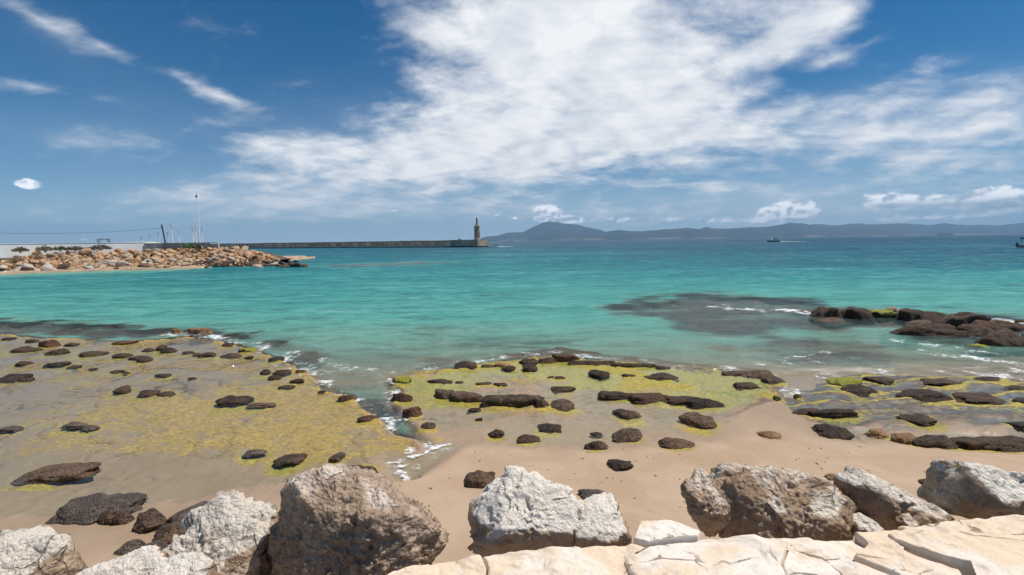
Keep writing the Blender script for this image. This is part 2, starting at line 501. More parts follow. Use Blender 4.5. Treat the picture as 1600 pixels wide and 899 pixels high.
def boulder_mat(name, warm, pale, grey, brown, pale_amt=0.5, brown_amt=0.5, sc=1.0, ore=None, gran=0.6):
    """limestone: warm body, pale bleached skin with painted sunlit tops, grey lichen and rusty stains; coarse broken relief"""
    m, t, bs, _ = new_mat(name)
    c = obj_coord(t)
    n1 = noise(t, c, 2.6 * sc, 6, 0.62, 0.4)
    n2 = noise(t, c, 6.5 * sc, 7, 0.65, 0.3)
    n3 = noise(t, mapping(t, c, (1, 1, 1), (0.3, 0.5, 0), (7, 3, 1)), 3.6 * sc, 6, 0.6, 0.6)
    n4 = noise(t, c, 42 * sc, 4, 0.7)
    bl = attr(t, 'bleach_toplight')
    col = mixc(t, n1.step(0.35, 0.62), brown, warm)
    col = mixc(t, n3.step(0.66 - 0.22 * brown_amt, 0.78 - 0.2 * brown_amt) * 0.8, col, brown)
    col = mixc(t, n2.step(0.52, 0.66) * 0.6, col, grey)
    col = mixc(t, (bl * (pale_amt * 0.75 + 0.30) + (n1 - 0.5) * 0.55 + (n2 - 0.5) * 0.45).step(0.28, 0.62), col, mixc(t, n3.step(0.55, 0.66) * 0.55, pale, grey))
    if ore: col = mixc(t, noise(t, mapping(t, c, (1, 1, 1), (0, 0, 0), (3, 11, 5)), 4.2 * sc, 5, 0.6, 0.3).step(0.58, 0.68) * 0.8, col, ore)
    gk = voro(t, mapping(t, c, (1, 1, 1.25), (0.2, 0.1, 0)), 17 * sc)
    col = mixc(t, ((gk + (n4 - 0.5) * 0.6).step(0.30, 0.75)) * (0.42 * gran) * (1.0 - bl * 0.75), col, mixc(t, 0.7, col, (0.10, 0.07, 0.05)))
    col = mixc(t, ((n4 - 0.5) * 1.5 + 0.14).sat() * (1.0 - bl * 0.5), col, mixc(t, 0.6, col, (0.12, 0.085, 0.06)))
    vein = voro(t, mapping(t, c, (1, 1, 1), (0.4, 0.2, 0.9)), 3.3 * sc, 'DISTANCE_TO_EDGE')
    wob = noise(t, c, 9 * sc, 4, 0.6)
    only = noise(t, mapping(t, c, (1, 1, 1), (0, 0, 0), (2, 8, 4)), 2.4 * sc, 3, 0.5).step(0.50, 0.60)
    crack = ((vein + (wob - 0.5) * 0.16).step(0.0, 0.02) + (1.0 - only)).sat()
    col = mixc(t, crack * 0.7 + 0.3, (0.15, 0.11, 0.085), col)
    put(t, bs, 'Base Color', col); put(t, bs, 'Roughness', 0.9); put(t, bs, 'Specular IOR Level', 0.2)
    kn = voro(t, mapping(t, c, (1, 1, 1.25), (0.2, 0.1, 0)), 17 * sc); kn2 = voro(t, c, 38 * sc)
    h = n2 * 0.5 + n4 * 0.30 + noise(t, c, 110 * sc, 3, 0.7) * 0.14 + crack * 0.2 - kn * 0.55 * gran - kn2 * 0.35 * gran
    bump(t, bs, h, 1.0, 0.07)
    return m
MAT = {}
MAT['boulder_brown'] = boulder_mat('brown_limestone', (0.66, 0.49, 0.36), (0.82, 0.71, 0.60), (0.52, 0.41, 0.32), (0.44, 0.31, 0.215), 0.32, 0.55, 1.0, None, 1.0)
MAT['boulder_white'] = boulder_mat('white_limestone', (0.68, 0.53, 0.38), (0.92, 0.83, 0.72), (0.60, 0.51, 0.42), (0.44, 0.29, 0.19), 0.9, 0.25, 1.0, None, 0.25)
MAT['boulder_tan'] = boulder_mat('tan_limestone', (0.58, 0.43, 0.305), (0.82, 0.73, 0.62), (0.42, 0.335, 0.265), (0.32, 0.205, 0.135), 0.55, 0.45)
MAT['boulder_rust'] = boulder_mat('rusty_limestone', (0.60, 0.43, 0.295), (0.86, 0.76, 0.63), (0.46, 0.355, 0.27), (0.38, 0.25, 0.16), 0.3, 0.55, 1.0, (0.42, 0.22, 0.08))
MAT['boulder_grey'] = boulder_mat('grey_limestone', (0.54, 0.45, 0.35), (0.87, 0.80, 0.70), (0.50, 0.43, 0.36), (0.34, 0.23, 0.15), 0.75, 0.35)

def slab_mat():
    m, t, bs, _ = new_mat('cream_flagstone')
    c = pos_coord(t); r = rnd(t)
    n1 = noise(t, c, 2.2, 6, 0.62, 0.5); n2 = noise(t, c, 7.0, 6, 0.65, 0.3); n3 = noise(t, c, 55, 4, 0.7)
    n5 = noise(t, mapping(t, c, (1, 1, 1), (0, 0, 0), (9, 4, 0)), 4.2, 6, 0.62, 0.6)
    col = mixc(t, (n1 + (r - 0.5) * 0.25).step(0.42, 0.60), (0.74, 0.585, 0.43), (0.79, 0.71, 0.62))
    col = mixc(t, n2.step(0.55, 0.68) * 0.6, col, (0.72, 0.68, 0.63))
    col = mixc(t, n5.step(0.56, 0.68) * 0.7, col, (0.47, 0.37, 0.28))
    col = mixc(t, n3.step(0.35, 0.8) * 0.28, col, (0.42, 0.33, 0.25))
    e = voro(t, mapping(t, c, (1.0, 1.5, 1), (0, 0, 0.35)), 3.4, 'DISTANCE_TO_EDGE')
    crack = (e + (noise(t, c, 10, 4, 0.65) - 0.5) * 0.16).step(0.004, 0.022)
    part = noise(t, c, 1.7, 3, 0.5).step(0.50, 0.60)
    ck = (crack + (1.0 - part)).sat()
    col = mixc(t, ck * 0.8 + 0.2, (0.20, 0.14, 0.10), col)
    put(t, bs, 'Base Color', col); put(t, bs, 'Roughness', 0.92); put(t, bs, 'Specular IOR Level', 0.2)
    bump(t, bs, n2 * 0.5 + n3 * 0.22 + ck * 0.35 + n5 * 0.4, 0.7, 0.03)
    return m
MAT['slab'] = slab_mat()

def reef_mat(name, dark, mid, hi, hi_amt=0.3, sc=1.0, top=None):
    """stones crusted with mussels and weed: wet knobbly skin"""
    m, t, bs, _ = new_mat(name)
    c = obj_coord(t)
    kn = voro(t, c, 26 * sc); n = noise(t, c, 7 * sc, 5, 0.62, 0.2); n2 = noise(t, c, 60 * sc, 3, 0.7)
    r = rnd(t)
    col = mixc(t, (n + (r - 0.5) * 0.2).step(0.35, 0.7), dark, mid)
    col = mixc(t, ((kn * -1.6 + 0.75) * (n2 * 1.2)).sat() * hi_amt, col, hi)
    if top:
        gz = sep(t, t.nodes.new('ShaderNodeNewGeometry').outputs['Normal'])[2]
        col = mixc(t, (gz * 0.6 + (noise(t, c, 5 * sc, 4, 0.6) - 0.5) * 1.6).step(0.30, 0.52), col, top)
    put(t, bs, 'Base Color', col); put(t, bs, 'Roughness', (n2 * 0.5 + 0.45).sat()); put(t, bs, 'Specular IOR Level', 0.35)
    bump(t, bs, kn * -0.7 + n2 * 0.5 + n * 0.5, 1.0, 0.06)
    return m
MAT['dark'] = reef_mat('mussel_crust', (0.024, 0.014, 0.008), (0.110, 0.062, 0.033), (0.27, 0.18, 0.11), 0.5)
MAT['brown'] = reef_mat('wet_brown_rock', (0.045, 0.027, 0.016), (0.18, 0.108, 0.062), (0.36, 0.25, 0.16), 0.55)
MAT['red'] = reef_mat('red_weed_rock', (0.050, 0.022, 0.013), (0.17, 0.080, 0.038), (0.27, 0.17, 0.10), 0.4)
MAT['orange'] = reef_mat('orange_rock', (0.20, 0.105, 0.050), (0.42, 0.24, 0.12), (0.55, 0.38, 0.24), 0.5)
MAT['green'] = reef_mat('green_weed_rock', (0.035, 0.030, 0.012), (0.12, 0.11, 0.025), (0.25, 0.24, 0.07), 0.5, 1.0, (0.30, 0.30, 0.030))
MAT['flat'] = reef_mat('grey_brown_ledge', (0.085, 0.062, 0.050), (0.19, 0.14, 0.11), (0.30, 0.25, 0.21), 0.4)

# ------------------------------------------------------------------ stones of the shore: extent in the photograph, skin, form, label
LEFT, MID, RIGHT, OUT, NEAR = ('stones on the left reef shelf', 'stones on the middle reef shelf', 'stones on the right reef shelf',
                               'rocks of the dark outcrop in the sea', 'stones on the sand below the wall')
STONES = [
 # left shelf, seaward rim
 (0, 21, 525, 531, 'dark', 'dome', 'low dark stone at the left edge, farthest out on the left shelf', LEFT),
 (39, 60, 529, 535, 'dark', 'dome', 'small dark stone touching the rusty one on the left shelf rim', LEFT),
 (60, 89, 531, 542, 'red', 'block', 'rusty brown pointed stone on the far left shelf rim', LEFT),
 (97, 118, 534, 541, 'dark', 'dome', 'small dark stone alone on rim, right of the rusty one', LEFT),
 (172, 208, 529, 537, 'red', 'flat', 'flat reddish stone with yellow weed on the left shelf rim', LEFT),
 (267, 283, 514, 523, 'orange', 'block', 'smaller of two orange rocks awash beyond left shelf', LEFT),
 (296, 328, 512, 525, 'orange', 'block', 'larger of two orange rocks awash beyond left shelf', LEFT),
 # left shelf, second row
 (9, 51, 539, 551, 'dark', 'dome', 'dark mound with a low tail, leftmost of the second row', LEFT),
 (66, 108, 543, 555, 'dark', 'dome', 'wide dark mound, second from left in the second row', LEFT),
 (117, 163, 546, 557, 'dark', 'dome', 'widest dark mound, third from left in the second row', LEFT),
 (175, 199, 549, 560, 'dark', 'dome', 'round dark mound left of a joined pair, left shelf', LEFT),
 (199, 222, 554, 562, 'dark', 'dome', 'left and lower half of a joined dark pair', LEFT),
 (211, 237, 555, 566, 'dark', 'dome', 'right and larger half of a joined dark pair', LEFT),
 (219, 241, 543, 550, 'dark', 'flat', 'low dark stone just left of the tallest mound, left shelf', LEFT),
 (239, 260, 537, 549, 'dark', 'dome', 'tall dark mound, back one of the leaning two', LEFT),
 (246, 272, 541, 552, 'dark', 'dome', 'tall dark mound, front one of the leaning two', LEFT),
 (283, 299, 549, 553, 'dark', 'flat', 'thin dark sliver of stone between tall mounds, left shelf', LEFT),
 (300, 313, 549, 556, 'red', 'dome', 'small reddish stone touching a round dark mound', LEFT),
 (312, 336, 547, 558, 'dark', 'dome', 'round dark mound right of the small reddish stone', LEFT),
 (340, 376, 549, 560, 'dark', 'dome', 'last wide dark mound at right end of second row', LEFT),
 (381, 395, 556, 560, 'dark', 'flat', 'tiny flat dark stone by the yellow weed point', LEFT),
 (346, 366, 534, 542, 'dark', 'flat', 'small black stone on the yellow weedy point rim', LEFT),
 (372, 396, 541, 551, 'green', 'flat', 'yellow green weedy rock at the tip of left shelf', LEFT),
 # left shelf, third row
 (20, 43, 562, 571, 'dark', 'dome', 'small dark stone ringed yellow, far left third row', LEFT),
 (67, 104, 565, 573, 'dark', 'dome', 'long low dark stone in the third row, left shelf', LEFT),
 (102, 124, 569, 576, 'dark', 'dome', 'short dark stone at right end of the long low one', LEFT),
 (138, 152, 575, 578, 'dark', 'flat', 'tiny dark speck of stone in yellow weed, third row', LEFT),
 (170, 189, 577, 583, 'dark', 'flat', 'small pointed dark stone in shallow water, third row', LEFT),
 (191, 201, 581, 585, 'dark', 'dome', 'pebble sized dark stone beside small pointed one', LEFT),
 (235, 266, 582, 590, 'dark', 'dome', 'oval dark stone alone in the middle of left shelf', LEFT),
 (293, 306, 589, 593, 'dark', 'flat', 'tiny flat stone right of the lone oval one', LEFT),
 (-12, 34, 582, 596, 'dark', 'dome', 'big dark mound cut by the left picture edge', LEFT),
 (26, 47, 589, 596, 'brown', 'flat', 'flat brown tail stone beside the edge mound', LEFT),
 # left shelf, inner
 (172, 203, 600, 615, 'dark', 'dome', 'tall rounded dark stone standing in shallow mid shelf', LEFT),
 (209, 246, 606, 620, 'dark', 'dome', 'left half of the inner long dark pair on left shelf', LEFT),
 (242, 271, 610, 620, 'dark', 'dome', 'right half of the inner long dark pair on left shelf', LEFT),
 (335, 390, 617, 633, 'dark', 'dome', 'large dark oval stone, inner right of left shelf', LEFT),
 (381, 426, 629, 636, 'brown', 'flat', 'thin brown ledge trailing from the large oval stone', LEFT),
 (95, 130, 660, 669, 'flat', 'flat', 'left of two flat grey ledges in the weed pool', LEFT),
 (124, 152, 665, 673, 'flat', 'flat', 'right of two flat grey ledges in the weed pool', LEFT),
 (-5, 30, 666, 674, 'flat', 'flat', 'flat grey ledge at left picture edge in the pool', LEFT),
 (22, 138, 727, 750, 'brown', 'dome', 'long brown shaggy boulder lying low on left sand', LEFT),
 (382, 414, 701, 711, 'flat', 'flat', 'small flat grey rock in ochre weed above boulders', LEFT),
 # left shelf, channel side
 (414, 444, 554, 565, 'dark', 'dome', 'dark mound nearest the foam on channel mouth', LEFT),
 (404, 424, 574, 585, 'dark', 'dome', 'dark knob left of a twin by the channel', LEFT),
 (423, 454, 576, 586, 'dark', 'dome', 'dark wedge right of a knob by the channel', LEFT),
 (420, 439, 586, 592, 'dark', 'flat', 'low dark stone just below the knob and wedge', LEFT),
 (451, 474, 592, 598, 'dark', 'flat', 'dark flat stone pointing toward the channel', LEFT),
 (436, 460, 601, 607, 'dark', 'flat', 'thin dark stone, lowest of the channel side cluster', LEFT),
 (460, 478, 576, 583, 'red', 'flat', 'reddish flat stone on yellow rim of channel mouth', LEFT),
 (496, 509, 608, 615, 'red', 'flat', 'small red weedy lump at the channel bank bend', LEFT),
 (527, 558, 614, 629, 'red', 'flat', 'red weedy rock overhanging left bank of the channel', LEFT),
 (557, 589, 649, 659, 'red', 'flat', 'flat reddish ledge on the left channel bank', LEFT),
 (424, 475, 708, 726, 'brown', 'dome', 'brown oval stone behind the biggest foreground boulder', LEFT),
 (516, 538, 698, 722, 'flat', 'ridge', 'narrow dark crack ledge leading to biggest boulder', LEFT),
 (522, 589, 726, 748, 'brown', 'flat', 'dark brown ledge just behind the biggest boulder top', LEFT),
 # near left, below the wall
 (76, 200, 782, 812, 'flat', 'flat', 'broad dark ledge with pale streaks on left sand', NEAR),
 (150, 182, 797, 817, 'brown', 'block', 'small brown block under the broad dark ledge', NEAR),
 (176, 206, 794, 819, 'brown', 'dome', 'round dark knob in the middle of near left rocks', NEAR),
 (195, 258, 800, 832, 'brown', 'dome', 'biggest dark rounded rock of the near left group', NEAR),
 (228, 290, 816, 846, 'brown', 'dome', 'shiny ribbed dark rock beside the leftmost tan boulder', NEAR),
 (256, 322, 780, 822, 'flat', 'ridge', 'slanting grey slab rising behind the tan boulder', NEAR),
 (179, 220, 838, 866, 'flat', 'dome', 'left of two smooth brown stones under dark rocks', NEAR),
 (208, 255, 842, 872, 'flat', 'dome', 'right of two smooth brown stones under dark rocks', NEAR),
 # middle shelf, seaward rim
 (707, 749, 563, 576, 'dark', 'dome', 'wide dark mound at left end of middle shelf rim', MID),
 (750, 773, 569, 576, 'dark', 'dome', 'low dark stone second along the middle shelf rim', MID),
 (770, 797, 566, 574, 'orange', 'flat', 'orange weedy stone between dark ones on shelf rim', MID),
 (779, 807, 569, 580, 'dark', 'dome', 'dark round stone third along the middle shelf rim', MID),
 (807, 842, 558, 571, 'dark', 'dome', 'upper dark rock of stacked two on middle rim', MID),
 (813, 843, 567, 581, 'dark', 'dome', 'lower dark rock of stacked two on middle rim', MID),
 (842, 868, 559, 568, 'dark', 'block', 'dark angular rock joined to the reddish rim rock', MID),
 (858, 905, 553, 566, 'red', 'block', 'reddish brown rim rock washed by small foam', MID),
 (892, 962, 563, 572, 'dark', 'bar', 'left half of thin straight black bar on rim', MID),
 (958, 1028, 566, 575, 'dark', 'bar', 'right half of thin straight black bar on rim', MID),
 (1025, 1049, 570, 576, 'dark', 'flat', 'short dark stone at the end of black bar', MID),
 (1130, 1170, 578, 587, 'dark', 'flat', 'flat dark rock before the rounded right rim rock', MID),
 (1164, 1214, 575, 592, 'brown', 'dome', 'rounded brown rock at right corner of middle shelf', MID),
 (1190, 1230, 583, 601, 'brown', 'dome', 'brown rock ending the middle shelf at the inlet', MID),
 # middle shelf, top
 (918, 963, 575, 592, 'dark', 'dome', 'tall black mound in bright yellow green weed', MID),
 (974, 993, 584, 589, 'dark', 'flat', 'tiny black stone between two mounds in weed', MID),
 (1003, 1069, 582, 595, 'dark', 'dome', 'long black mound right side of yellow green weed', MID),
 (855, 867, 587, 591, 'dark', 'flat', 'smaller of two tiny stones on middle shelf', MID),
 (866, 884, 587, 593, 'dark', 'flat', 'larger of two tiny stones on middle shelf', MID),
 (857, 902, 601, 613, 'dark', 'dome', 'dark oval mound in the centre of middle shelf', MID),
 (1146, 1187, 596, 607, 'dark', 'flat', 'slanted flat dark stone near the shelf right side', MID),
 (669, 707, 592, 599, 'dark', 'flat', 'longest low stone of the thin dotted row', MID),
 (711, 724, 595, 599, 'dark', 'flat', 'second stone of the thin dotted row', MID),
 (742, 767, 597, 602, 'dark', 'flat', 'third stone of the thin dotted row', MID),
 (771, 794, 598, 604, 'dark', 'flat', 'last and rightmost stone of the thin dotted row', MID),
 (679, 711, 607, 626, 'brown', 'bar', 'left block of the long brown log like ledge', MID),
 (706, 760, 610, 630, 'brown', 'bar', 'middle block of the long brown log like ledge', MID),
 (754, 842, 613, 637, 'brown', 'bar', 'right block of the long brown log like ledge', MID),
 (838, 858, 622, 638, 'brown', 'block', 'broken wedge stone between log ledge and dome', MID),
 (850, 906, 623, 642, 'brown', 'dome', 'brown dome following the long log like ledge', MID),
 (941, 998, 610, 626, 'dark', 'bar', 'first and leftmost lump of the long dark ridge', MID),
 (990, 1046, 613, 630, 'dark', 'bar', 'second lump of the long dark ridge', MID),
 (1038, 1092, 617, 633, 'dark', 'bar', 'third lump of the long dark ridge', MID),
 (1080, 1128, 621, 638, 'dark', 'bar', 'rightmost lump of the long dark ridge', MID),
 (960, 1009, 637, 656, 'brown', 'dome', 'brown dome below the left of long dark ridge', MID),
 (1066, 1129, 643, 673, 'brown', 'dome', 'largest brown dome, by the right sand inlet', MID),
 (611, 643, 610, 631, 'red', 'flat', 'reddish curved rock on right bank of the channel', MID),
 (630, 659, 632, 654, 'red', 'flat', 'red weedy bank rock below the curved one', MID),
 (610, 640, 588, 600, 'green', 'flat', 'yellow green tip rock at channel mouth, right bank', MID),
 (653, 682, 656, 673, 'brown', 'dome', 'brown stone in green weed at the channel bend', MID),
 (731, 752, 637, 643, 'dark', 'flat', 'thin dark stone under the log like ledge', MID),
 (742, 754, 652, 658, 'dark', 'flat', 'tiny dark stone on bare sand of middle shelf', MID),
 (762, 788, 672, 684, 'brown', 'block', 'small angular stone right of the white foam streak', MID),
 (834, 880, 660, 675, 'dark', 'dome', 'dark dome over wet sand, centre of picture', MID),
 (804, 846, 679, 692, 'dark', 'dome', 'dark stone with a yellow weed tail', MID),
 (922, 941, 676, 681, 'dark', 'flat', 'tiny sliver stone on wet sand above pointed stone', MID),
 (954, 1011, 669, 692, 'brown', 'dome', 'large peaked brown stone on wet sand', MID),
 (916, 951, 691, 705, 'brown', 'block', 'small pointed brown stone on the sand', MID),
 (1029, 1083, 686, 703, 'brown', 'flat', 'flat topped brown stone on the sand', MID),
 (945, 994, 718, 736, 'dark', 'dome', 'lone dark stone low on the open sand', NEAR),
 (724, 777, 738, 769, 'brown', 'dome', 'round brown stone left of the white boulder', NEAR),
 (903, 947, 769, 785, 'flat', 'flat', 'flat stone half buried right behind white boulder', NEAR),
 # right shelf
 (1296, 1347, 585, 603, 'green', 'dome', 'green weed topped rock at seaward left of right shelf', RIGHT),
 (1352, 1402, 586, 598, 'dark', 'dome', 'dark mound right of the green weed topped rock', RIGHT),
 (1312, 1377, 600, 616, 'dark', 'dome', 'dark mound in front of the green weed topped rock', RIGHT),
 (1405, 1491, 604, 626, 'dark', 'dome', 'long dark mound in the centre of right shelf', RIGHT),
 (1441, 1506, 592, 605, 'dark', 'flat', 'dark wedge stone behind the long central mound', RIGHT),
 (1522, 1573, 588, 597, 'dark', 'dome', 'dark stone farthest out on the right shelf', RIGHT),
 (1500, 1594, 612, 633, 'dark', 'dome', 'biggest dark mound near the right picture edge', RIGHT),
 (1579, 1625, 603, 612, 'dark', 'flat', 'low dark stone cut by right edge, behind big mound', RIGHT),
 (1588, 1630, 621, 633, 'dark', 'dome', 'dark stone cut by right edge beside big mound', RIGHT),
 (1238, 1284, 638, 650, 'dark', 'bar', 'left part of low dark ridge by the inlet', RIGHT),
 (1268, 1340, 636, 653, 'dark', 'bar', 'right part of low dark ridge by the inlet', RIGHT),
 (1282, 1343, 663, 687, 'dark', 'dome', 'dark dome over yellow weed at inlet side', RIGHT),
 (1412, 1467, 645, 661, 'dark', 'dome', 'isolated dark mound on bare grey rock', RIGHT),
 (1583, 1625, 657, 671, 'dark', 'dome', 'dark stone on lower right edge of the shelf', RIGHT),
 (1208, 1225, 614, 627, 'green', 'dome', 'green weed lump at left side of the inlet', RIGHT),
 (1240, 1253, 611, 624, 'green', 'dome', 'green weed lump at right side of the inlet', RIGHT),
 (1357, 1387, 671, 684, 'orange', 'block', 'small orange brown stone above the sand, right shelf', RIGHT),
 (1399, 1437, 680, 697, 'orange', 'block', 'orange tan rock at left end of lowest dark bar', RIGHT),
 (1435, 1502, 682, 703, 'dark', 'bar', 'left block of the lowest dark bar, right side', RIGHT),
 (1494, 1572, 679, 704, 'dark', 'bar', 'middle block of the lowest dark bar, right side', RIGHT),
 (1562, 1645, 683, 709, 'dark', 'bar', 'right block of the lowest dark bar, at picture edge', RIGHT),
 (1447, 1492, 748, 768, 'dark', 'dome', 'dark stone peeking out beside the rightmost boulder', NEAR),
 (1187, 1224, 673, 685, 'orange', 'flat', 'flat orange stone in the sandy inlet', NEAR),
 (1290, 1309, 742, 754, 'orange', 'flat', 'small orange stone behind the big rusty boulder', NEAR),
 # outcrop in the sea on the right
 (1241, 1261, 488, 493, 'brown', 'flat', 'low brown rock in the breaking foam', OUT),
 (1273, 1307, 487, 505, 'dark', 'block', 'black block at left end of the outcrop', OUT),
 (1304, 1330, 490, 502, 'dark', 'block', 'black rock between the two squarish outcrop blocks', OUT),
 (1325, 1366, 488, 506, 'dark', 'block', 'squarish black block with flat top on outcrop', OUT),
 (1278, 1326, 500, 510, 'brown', 'flat', 'brown low shelf rock under left outcrop blocks', OUT),
 (1362, 1398, 490, 504, 'green', 'flat', 'bright green weedy rock in the outcrop middle', OUT),
 (1380, 1416, 486, 500, 'orange', 'block', 'pale orange rock behind the green weedy one', OUT),
 (1412, 1449, 491, 509, 'dark', 'block', 'black pointed rock right of the pale orange one', OUT),
 (1444, 1492, 495, 509, 'dark', 'block', 'dark long rock on the outcrop skyline', OUT),
 (1394, 1510, 515, 536, 'red', 'block', 'long reddish slab at front of the outcrop', OUT),
 (1415, 1472, 507, 519, 'brown', 'block', 'brown tilted slab on top of the reddish one', OUT),
 (1466, 1544, 497, 523, 'brown', 'block', 'highest brown rock of the outcrop', OUT),
 (1508, 1562, 518, 536, 'dark', 'block', 'dark block right of the long reddish slab', OUT),
 (1540, 1612, 510, 529, 'red', 'block', 'reddish rock at the right edge of outcrop', OUT),
 (1545, 1615, 526, 553, 'dark', 'block', 'big dark angular rock lowest right of outcrop', OUT),
 (1518, 1548, 543, 552, 'green', 'flat', 'small green topped rock before the outcrop', OUT),
 (1588, 1620, 504, 512, 'red', 'block', 'distant reddish rock at outcrop right picture edge', OUT),
]

# ------------------------------------------------------------------ shore and sea bed
PL = G([(-420, 512), (-100, 520), (0, 523), (60, 527), (130, 531), (190, 534), (260, 529), (300, 527), (370, 538), (398, 547),
        (432, 558), (475, 577), (498, 598), (512, 610), (545, 620), (562, 632), (590, 650), (600, 664), (612, 680), (646, 689),
        (650, 705), (622, 712), (592, 718), (592, 742), (540, 775), (420, 772), (330, 770), (-100, 800), (-500, 800)])
PM = G([(606, 590), (650, 583), (700, 577), (740, 571), (780, 566), (830, 559), (870, 555), (905, 561), (1000, 569), (1130, 577),
        (1170, 577), (1212, 590), (1228, 600), (1220, 617), (1190, 630), (1165, 645), (1128, 668), (1090, 690), (1000, 694),
        (930, 700), (860, 704), (790, 706), (735, 690), (690, 688), (668, 676), (652, 655), (628, 640), (612, 625), (624, 610)])
PR = G([(1238, 612), (1270, 606), (1296, 596), (1320, 585), (1372, 585), (1420, 588), (1520, 586), (1600, 596), (1900, 610), (1900, 730),
        (1600, 712), (1500, 706), (1440, 700), (1390, 690), (1340, 688), (1280, 680), (1262, 658), (1236, 645)])
CH = G([(520, 560), (600, 578), (606, 595), (618, 612), (608, 628), (630, 645), (650, 662), (668, 684), (690, 698), (668, 712),
        (648, 690), (612, 682), (598, 664), (588, 652), (560, 634), (543, 622), (510, 612), (496, 598), (480, 575)])
WASH = G([(590, 716), (650, 705), (690, 690), (745, 668), (760, 690), (720, 705), (690, 730), (650, 760), (610, 760)])
SUB = [(G([(955, 480), (1010, 465), (1100, 459), (1200, 462), (1300, 478), (1420, 490), (1700, 500), (1700, 540), (1500, 540), (1390, 520),
           (1280, 514), (1200, 524), (1120, 522), (1040, 500)]), -0.30, 2.6, 0.9),
       (G([(-300, 500), (0, 499), (110, 503), (200, 508), (300, 516), (380, 520), (470, 545), (480, 570), (420, 550), (372, 536), (300, 528), (0, 524), (-300, 518)]), -0.20, 1.1, 0.9),
       (G([(478, 416), (540, 412), (620, 409), (705, 408), (720, 411), (640, 415), (560, 418)]), -1.0, 5.0),
       (G([(640, 517), (690, 513), (710, 522), (680, 530), (645, 527)]), -0.45, 1.4, 0.45),
       (G([(800, 535), (860, 531), (900, 537), (860, 543), (810, 541)]), -0.45, 1.4, 0.45),
       (G([(650, 562), (690, 558), (745, 560), (760, 570), (690, 574), (655, 572)]), -0.25, 0.6, 0.7),
       (G([(1130, 545), (1300, 530), (1420, 540), (1380, 560), (1240, 570)]), -0.30, 1.6, 0.6),
       (G([(755, 560), (870, 543), (960, 556), (1100, 570), (1200, 576), (1220, 590), (1000, 575), (860, 562)]), -0.18, 0.2)]
TOE = np.array([(-175, 62), (-105, 68), (-80.5, 72.5), (-70, 80.5), (-64, 83), (-56, 84), (-47, 86), (-43, 92)])   # foot of the left mound

